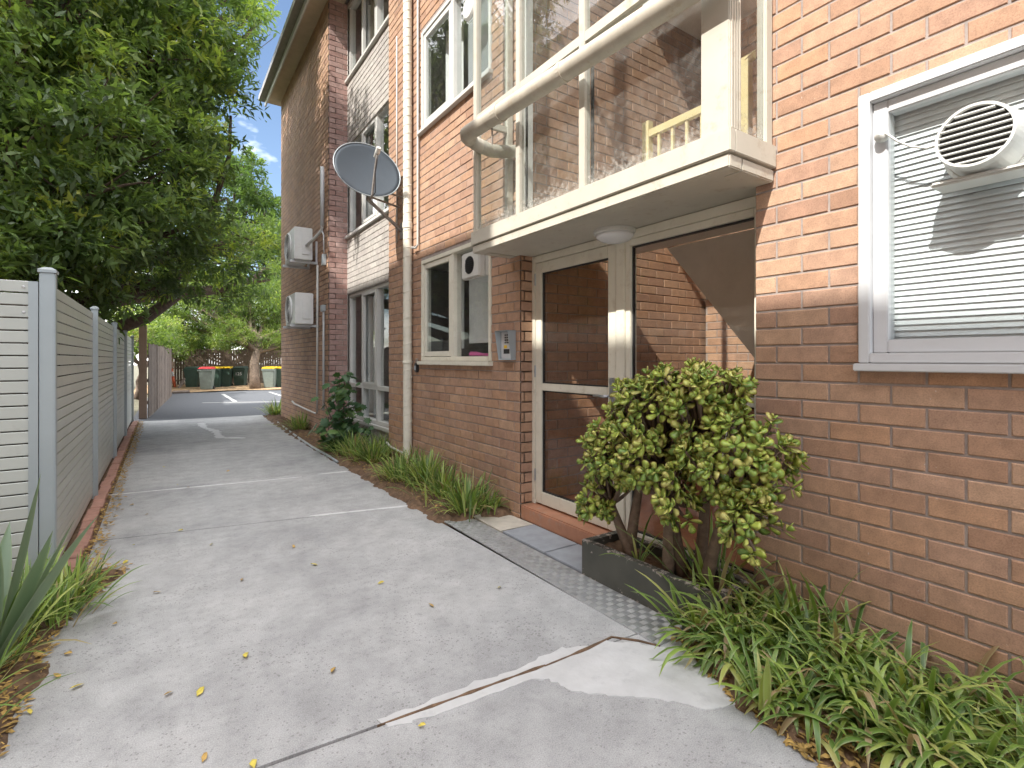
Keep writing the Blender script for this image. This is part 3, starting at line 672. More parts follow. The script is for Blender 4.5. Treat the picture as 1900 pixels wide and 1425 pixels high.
# cream downpipe with spiral lagging
dp = empty('downpipe', (2.43,5.78,0), 'cream downpipe with spiral ridges running up the brick wall', 'pipe')
dx, dy = 2.43, 5.80
ob('pipe', MB().tube([(dx,dy,.02), (dx,dy,2.98), (dx,dy,7.3)], .052, 16, False), M_cream, dp, smooth=True)
sp = []; h = .105; k = 0
z = .1
while z < 7.2:
    t = k*2*math.pi/16; sp.append((dx+.052*math.cos(t), dy+.052*math.sin(t), z)); z += h/16; k += 1
ob('spiral_ridge', MB().tube(sp, .005, 4, False), M_cream, dp, smooth=True)
ob('pipe_collar', MB().lathe((dx,dy,2.92), (0,0,1), [(.054,0), (.06,.01), (.06,.07), (.054,.08)], 20), M_cream, dp)
ob('pipe_collar', MB().lathe((dx,dy,1.30), (0,0,1), [(.054,0), (.058,.005), (.058,.03), (.054,.035)], 20), M_cream, dp)
ob('bracket', MB().box(dx, FX-.004, dy-.012, dy+.012, 1.31, 1.325).box(dx, FX-.004, dy-.012, dy+.012, 2.955, 2.97), M_galv, dp)
# thin conduits
c1 = empty('thin_conduit', (2.47,5.58,2.6), 'thin white conduit right of the downpipe between the upper windows', 'conduit', )
ob('pipe', MB().tube([(2.44,5.70,2.68), (2.45,5.60,2.66), (2.468,5.58,2.70), (2.468,5.58,5.6), (2.468,5.58,7.3)], .014, 8), M_white, c1, smooth=True)
c2 = empty('thin_cable', (2.47,6.25,3), 'thin white cable left of the downpipe above the dish bracket', 'cable')
ob('cable', MB().tube([(2.482,6.27,2.85), (2.482,6.27,4.2), (2.482,6.27,5.5)], .009, 6), M_white, c2, smooth=True)
c3 = empty('low_pipe', (2.45,6.4,.3), 'short white pipe low on the brick pier beside the downpipe', 'pipe')
ob('pipe', MB().tube([(2.47,5.86,.18), (2.47,6.45,.20), (2.47,6.6,.24)], .014, 8), M_white, c3, smooth=True)
# big soil pipe in front of the bay
bp = empty('drain_pipe', (2,2.5,3.1), 'fat weathered cream drain pipe crossing in front of the glazed bay', 'pipe')
pa = px_x(872, 245, 1.985); pb = px_x(1228, 17, 2.03); dv = (pb-pa)/(pb.y-pa.y)
pe = pb+dv*(1.32-pb.y)
M_drain = simple('aged_pipe', (.46,.42,.35), .5, 0, .12, 7, .15, (.34,.24,.13), .6)
n = 10; path = [pe.lerp(pa, i/n) for i in range(n+1)]
ob('pipe', MB().tube(path+[pa+Vector((.0,.04,.0)), pa+Vector((.02,.075,-.005)), pa+Vector((.06,.095,-.012))], .060, 18), M_drain, bp, smooth=True)
ob('coupling', MB().tube([pa+(pe-pa)*.17, pa+(pe-pa)*.20], .066, 18), M_drain, bp, smooth=False)
ob('coupling', MB().tube([pa+(pe-pa)*.50, pa+(pe-pa)*.515], .065, 18), M_drain, bp, smooth=False)
e0 = pa+Vector((.06,.095,-.012)); ob('elbow', MB().tube([e0, e0+Vector((.07,.012,-.02)), e0+Vector((.2,.0,-.045)), e0+Vector((.32,-.02,-.03)), e0+Vector((.45,-.03,.0))], [.057,.055,.053,.052,.052], 16), M_drain, bp, smooth=True)
q = pa+(pe-pa)*.12; ob('hanger', MB().tube([q+Vector((.03,0,.0)), q+Vector((.03,-.01,-.12)), q+Vector((.035,.0,-.17))], .007, 6), M_galv, bp)
# satellite dish
sd_ = empty('satellite_dish', (2.5,6.1,2.9), 'grey satellite dish on a bracket arm beside the downpipe', 'satellite dish')
dc = px_x(682, 316, 2.02); nrm = Vector((-.02,-.95,.33)).normalized()
side = nrm.cross(Vector((0,0,1))).normalized(); up = side.cross(nrm).normalized()
mb = MB(); NR, NS = 8, 40; Rm = .40
for back in (0, 1):
    for i in range(NR+1):
        r = Rm*i/NR
        for k in range(NS):
            t = 2*math.pi*k/NS; p = dc+side*(r*math.cos(t))+up*(r*.93*math.sin(t))+nrm*(.30*r*r-(.004 if back else 0)-.03); mb.v.append(tuple(p)); mb.a.append(0)
q = (NR+1)*NS
for i in range(NR):
    for k in range(NS):
        k2 = (k+1) % NS
        mb.f.append((i*NS+k, (i+1)*NS+k, (i+1)*NS+k2, i*NS+k2)); mb.f.append((q+i*NS+k, q+i*NS+k2, q+(i+1)*NS+k2, q+(i+1)*NS+k))
for k in range(NS): k2 = (k+1) % NS; mb.f.append((NR*NS+k, q+NR*NS+k, q+NR*NS+k2, NR*NS+k2))
ob('reflector', mb, M_dish, sd_, smooth=True)
rim = [dc+side*(Rm*math.cos(t))+up*(Rm*.93*math.sin(t))+nrm*(.30*Rm*Rm-.032) for t in [2*math.pi*k/40 for k in range(41)]]
ob('rim', MB().tube(rim, .007, 6, False), M_grey_metal, sd_, smooth=True)
foot = dc-up*Rm*.95+nrm*.01; lnb = dc+nrm*.38-up*.03
ob('feed_arm', MB().tube([foot-nrm*.06, foot+nrm*.04, foot.lerp(lnb, .6), lnb], .014, 6), M_galv, sd_)
ob('feed_horn', MB().tube([lnb+nrm*.05+up*.02, lnb, lnb-nrm*.09], [.026,.03,.02], 10), M_plastic, sd_)
ob('feed_cable', MB().tube([lnb, lnb-up*.10-nrm*.06, lnb-up*.17-nrm*.15, foot+nrm*.1-side*.02, foot-nrm*.05], .006, 5), M_black, sd_, smooth=True)
wp = px_x(746, 428, FX-.01); bk = dc-nrm*.06-up*.20
ob('mast', MB().tube([bk+up*.12, bk, bk-Vector((0,0,.14)), Vector((FX-.02, wp.y, wp.z))], .022, 8), M_galv, sd_)
wp2 = px_x(748, 366, FX-.01); ob('stay', MB().tube([bk, Vector((FX-.01, wp2.y, wp2.z))], .012, 6), M_galv, sd_)
ob('stay', MB().tube([bk-Vector((0,0,.1)), Vector((FX-.01, wp2.y+.12, wp2.z-.1))], .012, 6), M_galv, sd_)
ob('wall_plate', MB().box(FX-.014, FX-.007, wp.y-.06, wp.y+.06, wp.z-.1, wp.z+.1), M_galv, sd_)
# split system condensers on the wing
def condenser(yn, z0, label, h=.56, flip=0):
    r = empty('air_conditioner', (2.1,yn+.4,z0), label, 'air conditioner', 'condensers on the wing wall')
    x0, x1, y0, y1 = 1.86, 2.16, yn, yn+.80
    ob('case', MB().box(x0, x1, y0, y1, z0, z0+h), M_cond, r, bevel=.012)
    ob('side_cover', MB().box(x0+.12, x1-.06, y0-.014, y0-.001, z0+.09, z0+h-.10), M_cond, r, bevel=.005)
    cy = y0+.48; cz = z0+h/2
    ob('fan_ring', MB().lathe((x0-.001,cy,cz), (-1,0,0), [(.25,0), (.25,.022), (.235,.03), (.225,.022), (.225,.002)], 32), M_cond, r)
    ob('fan_opening', MB().lathe((x0-.001,cy,cz), (-1,0,0), [(.222,0), (.222,.004)], 32), M_dark, r)
    g = MB()
    for i in range(9): rr = .03+i*.024; g.tube([(x0-.02,cy+rr*math.cos(t),cz+rr*math.sin(t)) for t in [2*math.pi*k/24 for k in range(25)]], .0025, 4, False)
    ob('fan_guard', g, M_cond, r)
    for y in (y0+.08, y1-.12):
        bkt = MB().box(x0-.06, WX-.004, y, y+.04, z0-.045, z0-.004).box(WX-.04, WX-.008, y+.002, y+.038, z0-.004, z0+.36)
        ob('bracket', bkt, M_wgloss, r)
    return r
condenser(9.36, 3.08, 'upper white air conditioner condenser on wing wall brackets')
condenser(9.30, 1.96, 'lower white air conditioner condenser on wing wall brackets', .54)
def run(name, label, pts, r, mat=M_white, extra=None):
    e = empty(name, pts[0], label, 'conduit'); ob('duct', MB().tube(pts, r, 8), mat, e, smooth=True)
    if extra: ob('junction_box', MB().box(*extra), M_grey_metal, e, bevel=.006)
    return e
wxx = WX-.035
run('wall_duct', 'grey vertical duct above the upper condenser on the wing', [(wxx,9.0,3.62), (wxx,9.0,4.62)], .036, M_wgloss)
run('refrigerant_pipes', 'white lagged pipes bending from the upper condenser to the duct', [(2.05,9.34,3.32), (2.14,9.2,3.42), (wxx,9.05,3.55), (wxx,9.0,3.62)], .026)
run('power_conduit', 'thin conduit with a grey isolator box right of the upper condenser', [(wxx,9.04,3.55), (wxx,8.92,3.45), (wxx,8.90,3.15)], .012, M_wgloss, (WX-.07, WX-.009, 8.84, 8.93, 2.93, 3.12))
run('long_conduit', 'long white conduit pair dropping down the wing wall to the garden', [(wxx,9.33,3.0), (wxx,9.34,2.0), (wxx,9.36,.42)], .018)
run('side_conduit', 'white conduit beside the wing corner below the lower condenser', [(wxx,8.95,2.25), (wxx,8.92,2.15), (wxx,8.92,.5)], .018, M_wgloss, (WX-.07, WX-.009, 8.88, 9.0, 2.16, 2.27))
run('condensate_hose', 'white hose lying low along the base of the wing wall', [(wxx-.02,9.38,.40), (wxx-.04,10.2,.43), (wxx-.05,11.0,.46), (wxx-.06,11.15,.50)], .016)
# ------------------------------------------------------------------ neighbour building (behind the fence, casts the shade)
NB = empty('neighbour_building', (-4.6,0,0), 'brick flats behind the slat fence seen in the door reflection', 'building')
NX = -4.6
HN = 9.03; HS = 1.24
nw = [(-3.2,-1.9,4.2,5.4), (.2,1.6,4.2,5.4), (3.2,4.6,4.2,5.4), (-3.2,-1.9,1.4,2.6), (.2,1.6,1.4,2.6), (3.2,4.6,1.4,2.6), (6.0,7.0,7.2,8.5), (9.2,10.6,7.2,8.5), (3.0,4.4,7.2,8.5), (.0,1.2,7.2,8.5), (8.6,10.0,4.2,5.4)]
wall('wall', 'x', NX, 1, -9, 14.5, 0, 9.1, nw, M_bricks, M_mortar, parent=NB)
mb = MB().box(NX-6, NX-.13, -9, 14.5, 0, 9.05); ob('wall_core', mb, M_room, NB)
ob('parapet', MB().box(NX-6, NX+.05, HS, 14.55, 9.11, HN+1.12), M_gutter, NB)
ob('coping', MB().box(NX-6, NX+.05, -9, HS-.002, 9.11, 9.17), M_gutter, NB)
ob('neighbour_roof', MB().box(NX-6, NX-.02, HS+.01, 14.5, 9.3, 9.4), M_gutter, NB) if False else None
for H in nw:
    w = ob('window', frame_rect(MB(), NX-.09, NX+.01, *H, .06).box(NX-.08, NX, (H[0]+H[1])/2-.03, (H[0]+H[1])/2+.03, H[2]+.06, H[3]-.06), M_white, NB)
    ob('pane', MB().box(NX-.05, NX-.045, H[0]+.06, H[1]-.06, H[2]+.06, H[3]-.06), M_glass, w)
# ------------------------------------------------------------------ slat fence
FN = empty('slat_fence', (-.56,8,0), 'grey horizontal slat fence with capped posts along the driveway', 'fence')
fx = -.565
def post_cap(x, y, w, z):
    p = ob('post', MB().box(x-w/2, x+w/2, y-w/2, y+w/2, -.05, z), M_grey_metal, FN, bevel=.006)
    ob('cap', MB().add([(x-w/2-.006,y-w/2-.006,z),(x+w/2+.006,y-w/2-.006,z),(x+w/2+.006,y+w/2+.006,z),(x-w/2-.006,y+w/2+.006,z)]+[(x-w/2-.006,y-w/2-.006,z+.016),(x+w/2+.006,y-w/2-.006,z+.016),(x+w/2+.006,y+w/2+.006,z+.016),(x-w/2-.006,y+w/2+.006,z+.016)]+[(x-w/4,y-w/4,z+.032),(x+w/4,y-w/4,z+.032),(x+w/4,y+w/4,z+.032),(x-w/4,y+w/4,z+.032)],
        [(3,2,1,0),(0,1,5,4),(1,2,6,5),(2,3,7,6),(3,0,4,7),(4,5,9,8),(5,6,10,9),(6,7,11,10),(7,4,8,11),(8,9,10,11)]), M_grey_metal, p)
YPOST = [3.93, 6.34, 8.78, 11.15, 13.6]
for i, y in enumerate(YPOST): post_cap(-.545, y, .07 if i == 0 else .052, 1.845 if i == 0 else 1.83)
pitch = .0705; sl_me = {}
def slat(x0, x1, y0, y1, z):
    key = (round(x1-x0,3), round(y1-y0,3))
    if key not in sl_me:
        me = MB().box(-key[0]/2, key[0]/2, -key[1]/2, key[1]/2, 0, .0635).mesh('slat')
        bm = bmesh.new(); bm.from_mesh(me); bmesh.ops.bevel(bm, geom=bm.edges[:], offset=.003, segments=1, affect='EDGES'); bm.to_mesh(me); bm.free()
        me.materials.append(M_slat); sl_me[key] = me
    o = bpy.data.objects.new('slat', sl_me[key]); C.objects.link(o); attach(o, FN); o.location = ((x0+x1)/2, (y0+y1)/2, z); o.rotation_euler.x = random.uniform(-.0006,.0006)
NSL = 25
for i in range(4):
    for k in range(NSL): slat(fx-.009, fx+.009, YPOST[i]+.036, YPOST[i+1]-.026, .045+k*pitch)
yf = 3.915
for k in range(NSL): slat(-2.9, -.615, yf-.008, yf+.008, .035+k*pitch)
ob('edge_channel', MB().box(-.625, -.584, yf-.016, yf+.02, 0, 1.79), M_grey_metal, FN)
for i in range(2): ob('screw', MB().lathe((-.645, yf-.009, 1.757-i*.142), (0,-1,0), [(.008,0), (.006,.003), (.0001,.004)], 10), M_wgloss, FN)
# brick edging
ed = empty('brick_edging', (-.5,8,0), 'row of flat red edging bricks at the foot of the slat fence', 'edging')
eb = MB().box(-.045, .045, -.113, .113, -.05, .035).mesh('brick')
bm = bmesh.new(); bm.from_mesh(eb); bmesh.ops.bevel(bm, geom=bm.edges[:], offset=.006, segments=1, affect='EDGES'); bm.to_mesh(eb); bm.free(); eb.materials.append(M_edge)
y = 4.1
while y < 13.6:
    o = bpy.data.objects.new('brick', eb); C.objects.link(o); attach(o, ed); o.location = (-.497+random.uniform(-.008,.008), y, random.uniform(-.008,.006)); o.rotation_euler = (random.uniform(-.02,.02), random.uniform(-.03,.03), random.uniform(-.03,.03)); y += .236
# ------------------------------------------------------------------ timber fences, post
tp = empty('timber_post', (-.40,14.5,0), 'pale brown square timber post at the end of the slat fence', 'post')
tq = gp(265, 777); ob('post', MB().box(tq.x-.075, tq.x+.075, tq.y, tq.y+.15, 0, 2.14), M_post, tp, bevel=.008)
def palings(name, label, a, b, h, w=.1, wm=None):
    e = empty(name, ((a[0]+b[0])/2, (a[1]+b[1])/2, 0), label, 'fence'); a = Vector((*a, 0)); b = Vector((*b, 0)); d = (b-a).normalized(); nn = Vector((-d.y, d.x, 0)); L_ = (b-a).length; k = 0; s = 0
    mb = MB()
    while s < L_:
        hh = h+random.uniform(-.03,.03); c = a+d*(s+w/2)+nn*random.uniform(-.006,.006)
        mb.obox(c+Vector((0,0,hh/2)), d*(w/2-.003), nn*.008, Vector((0,0,hh/2))); s += w+.002
    ob('palings', mb, wm or M_wood, e, kind='stuff')
    rl = MB()
    for z in (.35, h*.5, h-.3): c = (a+b)/2+nn*.03; rl.obox(c+Vector((0,0,z)), d*L_/2, nn*.02, Vector((0,0,.035)))
    ob('rail', rl, wm or M_wood, e)
    return e
palings('paling_fence', 'weathered grey paling fence past the timber post', (tq.x+.1, tq.y+.12), (.25, 22.6), 1.72)
palings('side_paling_fence', 'dark paling fence along the left of the car park', (.25, 22.7), (.3, 29.2), 1.75)
palings('back_paling_fence', 'brown paling fence behind the wheelie bins', (.2, 29.3), (14, 28.7), 1.85, .11, M_wood2)
palings('old_paling_fence', 'dark old paling fence showing through the gaps of the slat fence', (-.66, 4.05), (-.66, 13.7), 1.72, .1, M_wood2)
palings('front_paling_fence', 'dark old palings behind the slats left of the big post', (-2.9, 4.0), (-.7, 4.0), 1.70, .1, M_wood2)
# ------------------------------------------------------------------ bins, bollard, plank
def bin_(px, py, body, lid, label, text=None, rot=0., s=.93):
    g = gp(px, py); g.z = .05
    e = empty('wheelie_bin', g, label, 'bin', 'wheelie bins along the back fence')
    e.rotation_euler.z = rot
    def P(mb, name, mat, par=e, **k):
        o = ob(name, mb, mat, None, **k); o.parent = par; return o
    w0, w1, d0, d1, h = .22*s, .285*s, .24*s, .32*s, .95*s
    P(MB().add([(-w0,-d0,0),(w0,-d0,0),(w0,d0,0),(-w0,d0,0),(-w1,-d1,h),(w1,-d1,h),(w1,d1,h),(-w1,d1,h)], [(0,3,2,1),(4,5,6,7),(0,1,5,4),(1,2,6,5),(2,3,7,6),(3,0,4,7)]), 'body', body, bevel=.02)
    P(MB().box(-w1-.02, w1+.02, -d1-.02, -d1+.002, h-.09, h-.02), 'rim', body)
    P(MB().add([(-w1-.025,-d1-.03,h+.002),(w1+.025,-d1-.03,h+.002),(w1+.025,d1+.03,h+.002),(-w1-.025,d1+.03,h+.002),(-w1*.85,-d1*.8,h+.075),(w1*.85,-d1*.8,h+.075),(w1*.85,d1+.0,h+.095),(-w1*.85,d1+.0,h+.095)], [(0,3,2,1),(4,5,6,7),(0,1,5,4),(1,2,6,5),(2,3,7,6),(3,0,4,7)]), 'lid', lid, bevel=.012)
    P(MB().tube([(-w1,d1+.07,h-.02), (w1,d1+.07,h-.02)], .018, 8), 'handle', body)
    for sx in (-1, 1): P(MB().lathe((sx*(w0+.0), d0-.03, .1-.05), (sx,0,0), [(.1,0), (.1,.05), (.03,.055)], 16), 'wheel', M_black)
    if text:
        cu = bpy.data.curves.new('number', 'FONT'); cu.body = text; cu.size = .2; cu.align_x = 'CENTER'; cu.extrude = .001; cu.materials.append(M_filler)
        tmp = bpy.data.objects.new('tmp', cu); C.objects.link(tmp); bpy.context.view_layer.update(); tme = bpy.data.meshes.new_from_object(tmp); bpy.data.objects.remove(tmp)
        o = bpy.data.objects.new('painted_number', tme); C.objects.link(o); o.parent = e; o.location = (0, -d1*.93-.012, .55); o.rotation_euler = (math.radians(94.5), 0, 0)
    return e
bin_(357, 722, M_bin, M_bin, 'dark green bin with dark lid, leftmost by the paling fence', None, -.3)
bin_(384, 724, M_bin2, M_red, 'grey green bin with red lid', None, -.3, .93)
bin_(399, 721, M_bin, M_yel, 'dark bin with yellow lid partly behind the red lidded bin', None, -.35)
bin_(419, 720, M_bin, M_yel, 'dark bin with yellow lid between the red lidded bin and the numbered bin', None, -.35)
bin_(446, 719, M_bin, M_bin, 'green bin with dark lid and white painted number 125', '125', -.4)
bin_(501, 721, M_bin2, M_yel, 'green bin with yellow lid right of the tree trunk', None, -.45)
bin_(522, 720, M_bin, M_yel, 'bin with yellow lid half hidden by the building corner', None, -.45)
g = gp(325, 722); bo = empty('leaning_bollard', g, 'orange and white safety post leaning against the paling fence', 'bollard')
tip = px_y(318, 684, g.y+.15)
ob('post', MB().tube([g, tip], .055, 12), M_orange, bo, smooth=True); ob('white_band', MB().tube([g.lerp(tip,.62), g.lerp(tip,.84)], .058, 12), M_wgloss, bo)
g2 = gp(330, 724); ob('timber_plank', MB().tube([g2, px_y(342, 702, g2.y+.4)], .06, 4), M_wood, label='grey timber plank leaning near the orange safety post', cat='plank')
g3 = gp(320, 730); g4 = gp(352, 729); ob('kerb_log', MB().tube([g3+Vector((0,0,.05)), g4+Vector((0,0,.05))], .07, 6), M_wood, label='dark timber sleeper lying at the car park edge', cat='sleeper')
# ------------------------------------------------------------------ plate, pavers, planter
pl = empty('tread_plate', (2.05,2.7,0), 'aluminium tread plate strip along the entrance', 'plate')
x0, x1, ya, yb = 1.925, 2.165, 1.60, 3.86
ob('plate', MB().box(x0, x1, ya, yb, .001, .008), M_plate, pl)
tr = MB(); i = 0; cell = .040
nx_, ny_ = int((x1-x0)/cell), int((yb-ya)/cell)
for i in range(nx_):
    for j in range(ny_):
        cx, cy = x0+(i+.5)*(x1-x0)/nx_, ya+(j+.5)*cell
        for k in range(5):
            o_ = (k-2)*.0068
            if (i+j) % 2: tr.add([(cx-.017,cy+o_-.0018,.008),(cx+.017,cy+o_-.0018,.008),(cx+.017,cy+o_+.0018,.008),(cx-.017,cy+o_+.0018,.008),(cx-.013,cy+o_,.0103),(cx+.013,cy+o_,.0103)], [(0,1,5,4),(1,2,5),(2,3,4,5),(3,0,4)])
            else: tr.add([(cx+o_-.0018,cy-.017,.008),(cx+o_+.0018,cy-.017,.008),(cx+o_+.0018,cy+.017,.008),(cx+o_-.0018,cy+.017,.008),(cx+o_,cy-.013,.0103),(cx+o_,cy+.013,.0103)], [(0,1,4),(1,2,5,4),(2,3,5),(3,0,4,5)])
ob('tread_bars', tr, M_plate, pl, kind='stuff')
for (a, b) in ((2.42, 2.80), (2.81, 3.34)):
    ob('slate_paver', MB().box(2.185, 2.492, a, b, -.03, .012), M_slate, bevel=.004, label='grey slate paver before the step, %s' % ('next to the planter' if a < 2.6 else 'nearer the brick pier'), cat='paver')
ob('cement_pad', MB().prism([(2.18,3.36), (2.49,3.35), (2.47,3.78), (2.30,3.86), (2.19,3.82)], -.03, .010), M_sand, label='rough sandy cement pad at the foot of the brick pier', cat='pad')
PLX0, PLX1, PLY0, PLY1, PLH = 2.165, 2.60, 1.45, 2.40, .225
po = empty('planter_box', (2.36,1.9,0), 'dark green peeling concrete planter trough in front of the sidelight', 'planter')
tw = .045
PLX1 = 2.485
ob('trough', MB().box(PLX0, PLX0+tw, PLY0, PLY1, .004, PLH).box(PLX1-tw, PLX1, PLY0, PLY1, .004, PLH).box(PLX0+tw, PLX1-tw, PLY0, PLY0+tw, .004, PLH).box(PLX0+tw, PLX1-tw, PLY1-tw, PLY1, .004, PLH), M_planter, po)
pm = MB()
nn_ = 14
for i in range(nn_+1):
    for j in range(6): pm.v.append((PLX0+tw+j*(PLX1-PLX0-2*tw)/5, PLY0+tw+i*(PLY1-PLY0-2*tw)/nn_, .165+.025*random.random())); pm.a.append(0)
for i in range(nn_):
    for j in range(5): pm.f.append((i*6+j, i*6+j+1, (i+1)*6+j+1, (i+1)*6+j))
ob('potting_soil', pm, M_soil, po)
# ------------------------------------------------------------------ jade plant
JP = empty('jade_plant', (2.3,1.85,.18), 'large jade plant with red edged leaves growing from the planter', 'plant')
def bez(a, b, c, n): return [a.lerp(b, t).lerp(b.lerp(c, t), t) for t in [i/n for i in range(n+1)]]
roots = [Vector((2.30,2.10,.17)), Vector((2.32,2.15,.17)), Vector((2.33,1.78,.17)), Vector((2.36,1.70,.17)), Vector((2.31,1.62,.17)), Vector((2.28,1.83,.17))]
forks = [Vector((2.24,2.22,.48)), Vector((2.27,2.00,.72)), Vector((2.26,1.86,.80)), Vector((2.33,1.62,.82)), Vector((2.22,1.42,.70)), Vector((2.15,1.72,.66))]
jb = MB()
for r, f in zip(roots, forks): jb.tube(bez(r, r.lerp(f,.5)+Vector((random.uniform(-.04,.04), random.uniform(-.04,.04), .02)), f, 6), [.036,.033,.03,.028,.025,.022,.019], 8)
tips = []
blobs = [((2.24,1.78,1.04), (.22,.42,.24), 230), ((2.20,2.13,.80), (.17,.22,.20), 95), ((2.15,2.27,.50), (.08,.10,.13), 26), ((2.20,1.38,.90), (.18,.27,.20), 105), ((2.22,1.60,1.20), (.18,.24,.11), 70), ((2.12,1.24,.62), (.10,.12,.12), 26), ((2.10,1.62,.64), (.07,.12,.09), 18), ((2.16,1.90,.80), (.15,.26,.15), 60), ((2.16,1.50,.76), (.13,.22,.13), 46)]
for (c, r, n) in blobs:
    for _ in range(n):
        d = Vector((random.gauss(0,1), random.gauss(0,1), random.gauss(0,1))).normalized(); k = random.uniform(.72, 1.04)
        p = Vector((c[0]+d.x*r[0]*k, c[1]+d.y*r[1]*k, c[2]+d.z*r[2]*k))
        if p.x < 2.44: tips.append((p, (Vector((d.x/r[0], d.y/r[1], d.z/r[2])).normalized()+Vector((-.15,0,.45))).normalized()))
def jade_leaf(mb_, M4, L_=1., W_=1.):
    out = [(0,0), (.22,.16), (.5,.30), (.78,.33), (.95,.2), (1.0,0), (.95,-.2), (.78,-.33), (.5,-.30), (.22,-.16)]
    vs = [Vector((x, y*1.0, .10*x*x)) for x, y in out]; vs += [Vector((.35,0,.055)), Vector((.72,0,.105)), Vector((.35,0,-.045)), Vector((.72,0,-.015))]
    at = [.45]+[1.]*9+[0.,.25,.1,.3]; at[1] = .75; at[9] = .75
    fs = [(0,1,10), (1,2,10), (2,11,10), (2,3,11), (3,4,11), (4,5,11), (5,6,11), (6,7,11), (7,8,11), (8,10,11), (8,9,10), (9,0,10)]
    fs += [(b, a, c+2 if c >= 10 else c) if False else tuple((q+2 if q >= 10 else q) for q in (b, a, c)) for a, b, c in fs]
    mb_.add([M4 @ v for v in vs], fs, at)
jl = MB(); jade_leaf(jl, Matrix.Identity(4)); jme = jl.mesh('leaf', True, 'edge'); jme.materials.append(M_jadeo)
LM = []
for p, d in tips:
    f = min(forks, key=lambda q: (q-p).length+max(0, q.z-p.z)*2)
    mid = f.lerp(p, .55)+Vector((0,0,-.04)); jb.tube(bez(f, mid, p, 4), [.014,.012,.010,.008,.006], 5, False)
    a = d.orthogonal().normalized(); ph = random.uniform(0, 6.28)
    for pair in range(4):
        for s_ in (0, 1):
            if pair == 3 and random.random() < .3: continue
            th = ph+pair*math.pi/2+s_*math.pi; sd0 = (Quaternion(d, th) @ a)
            el = (.95, .62, .30, .05)[pair]+random.uniform(-.15,.15)
            ld = (sd0*math.cos(el)+d*math.sin(el)).normalized(); y_ = d.cross(ld).normalized(); z_ = ld.cross(y_).normalized()
            sc = (.030, .048, .059, .055)[pair]*random.uniform(.8, 1.2)
            M4 = Matrix((( ld.x,y_.x,z_.x,0), (ld.y,y_.y,z_.y,0), (ld.z,y_.z,z_.z,0), (0,0,0,1))) @ Matrix.Scale(sc, 4)
            M4.translation = p+d*(.012*(3-pair))-d*.01; LM.append(M4)
ob('stem', jb, M_jstem, JP, smooth=True)
LM.sort(key=lambda m_: (m_.translation-O).length)
jr = MB()
for i, m_ in enumerate(LM):
    if i % 4 == 0 and i < 1200:
        o = bpy.data.objects.new('leaf', jme); C.objects.link(o); attach(o, JP); o.matrix_basis = m_
    else: jade_leaf(jr, m_)
ob('foliage', jr, M_jade, JP, smooth=True, attr='edge', kind='stuff')
fl = MB(); fb = px_x(1341, 868, 2.05)
fl.tube([fb, fb+Vector((.0,.0,.06)), fb+Vector((.03,0,.16))], .0015, 4)
for k in range(7):
    t = k*2*math.pi/6+.3; c = fb+Vector((random.uniform(-.01,.01), random.uniform(-.01,.01), random.uniform(-.03,.01))); d = Vector((-.4, math.cos(t), math.sin(t))).normalized(); e_ = d.orthogonal().normalized()
    fl.add([c, c+d*.012+e_*.004, c+d*.022, c+d*.012-e_*.004], [(0,1,2,3)])
ob('flower', fl, M_white, JP)
# ------------------------------------------------------------------ strap leaved plants
def blade(mb, base, az, el, L_, w, droop, seg=6):
    d = Vector((math.cos(az)*math.cos(el), math.sin(az)*math.cos(el), math.sin(el))); p = Vector(base); side_ = Vector((-math.sin(az), math.cos(az), 0)); vs = []; at = []
    for i in range(seg+1):
        t = i/seg; ww = w*(.55+1.2*t if t < .35 else 1.0)*(1-max(0, (t-.55)/.45)**1.6)*.5+.0006
        up_ = side_.cross(d).normalized()
        vs += [p-side_*ww+up_*ww*.35, p, p+side_*ww+up_*ww*.35]; at += [1., 0., 1.]
        p = p+d*(L_/seg); d = (d+Vector((0,0,-droop*(.4+t)))).normalized()
        if p.z < .012: p.z = .012; d.z = max(d.z, 0)
    fs = []
    for i in range(seg): a = i*3; fs += [(a,a+1,a+4,a+3), (a+1,a+2,a+5,a+4)]
    mb.add(vs, fs, at)
def tuft(x, y, n, L_, w, label, group, z=.03, spread=.06, cat='plant', name='strap_leaf_plant', mat=None, lean=None):
    e = empty(name, (x, y, z), label, cat, group); mb = MB()
    for _ in range(n):
        az = random.uniform(0, 6.283); rr = abs(random.gauss(0, spread)); b = (x+rr*math.cos(az), y+rr*math.sin(az), z)
        if lean is not None and random.random() < .5: az = lean+random.gauss(0, .7)
        blade(mb, b, az+random.gauss(0,.3), random.uniform(.6, 1.45), L_*random.uniform(.55, 1.15), w*random.uniform(.75, 1.2), random.uniform(.12, .34))
    ob('foliage', mb, mat or M_grass, e, smooth=True, attr='edge')
    return e
spots = [((655,850), .30, 'strappy green tuft beside the grey hose and downpipe bed'), ((690,862), .30, 'strappy tuft left of the cream downpipe foot'), ((715,850), .26, 'strappy tuft against the white window panel base'), ((790,905), .32, 'bushy strappy tuft at the right of the downpipe foot'), ((745,895), .28, 'strappy tuft at the concrete edge below the downpipe'), ((865,955), .27, 'low spreading strappy tuft next to the cement pad'), ((560,800), .30, 'spiky tuft at the bed edge left of the lobed shrub'), ((512,772), .32, 'small spiky tuft at the far corner of the wing wall'), ((770,880), .26, 'strappy tuft close against the wall right of the downpipe'), ((825,925), .26, 'strappy tuft midway along the brick wall under the cream window'), ((905,950), .16, 'tiny strappy tuft against the brick pier base')]
for (q, L_, lb) in spots:
    g = gp(*q); tuft(g.x, g.y, int(170*(L_/.3)), L_*1.25, .016, lb, 'strap leaved tufts in the wall bed', .03, .11)
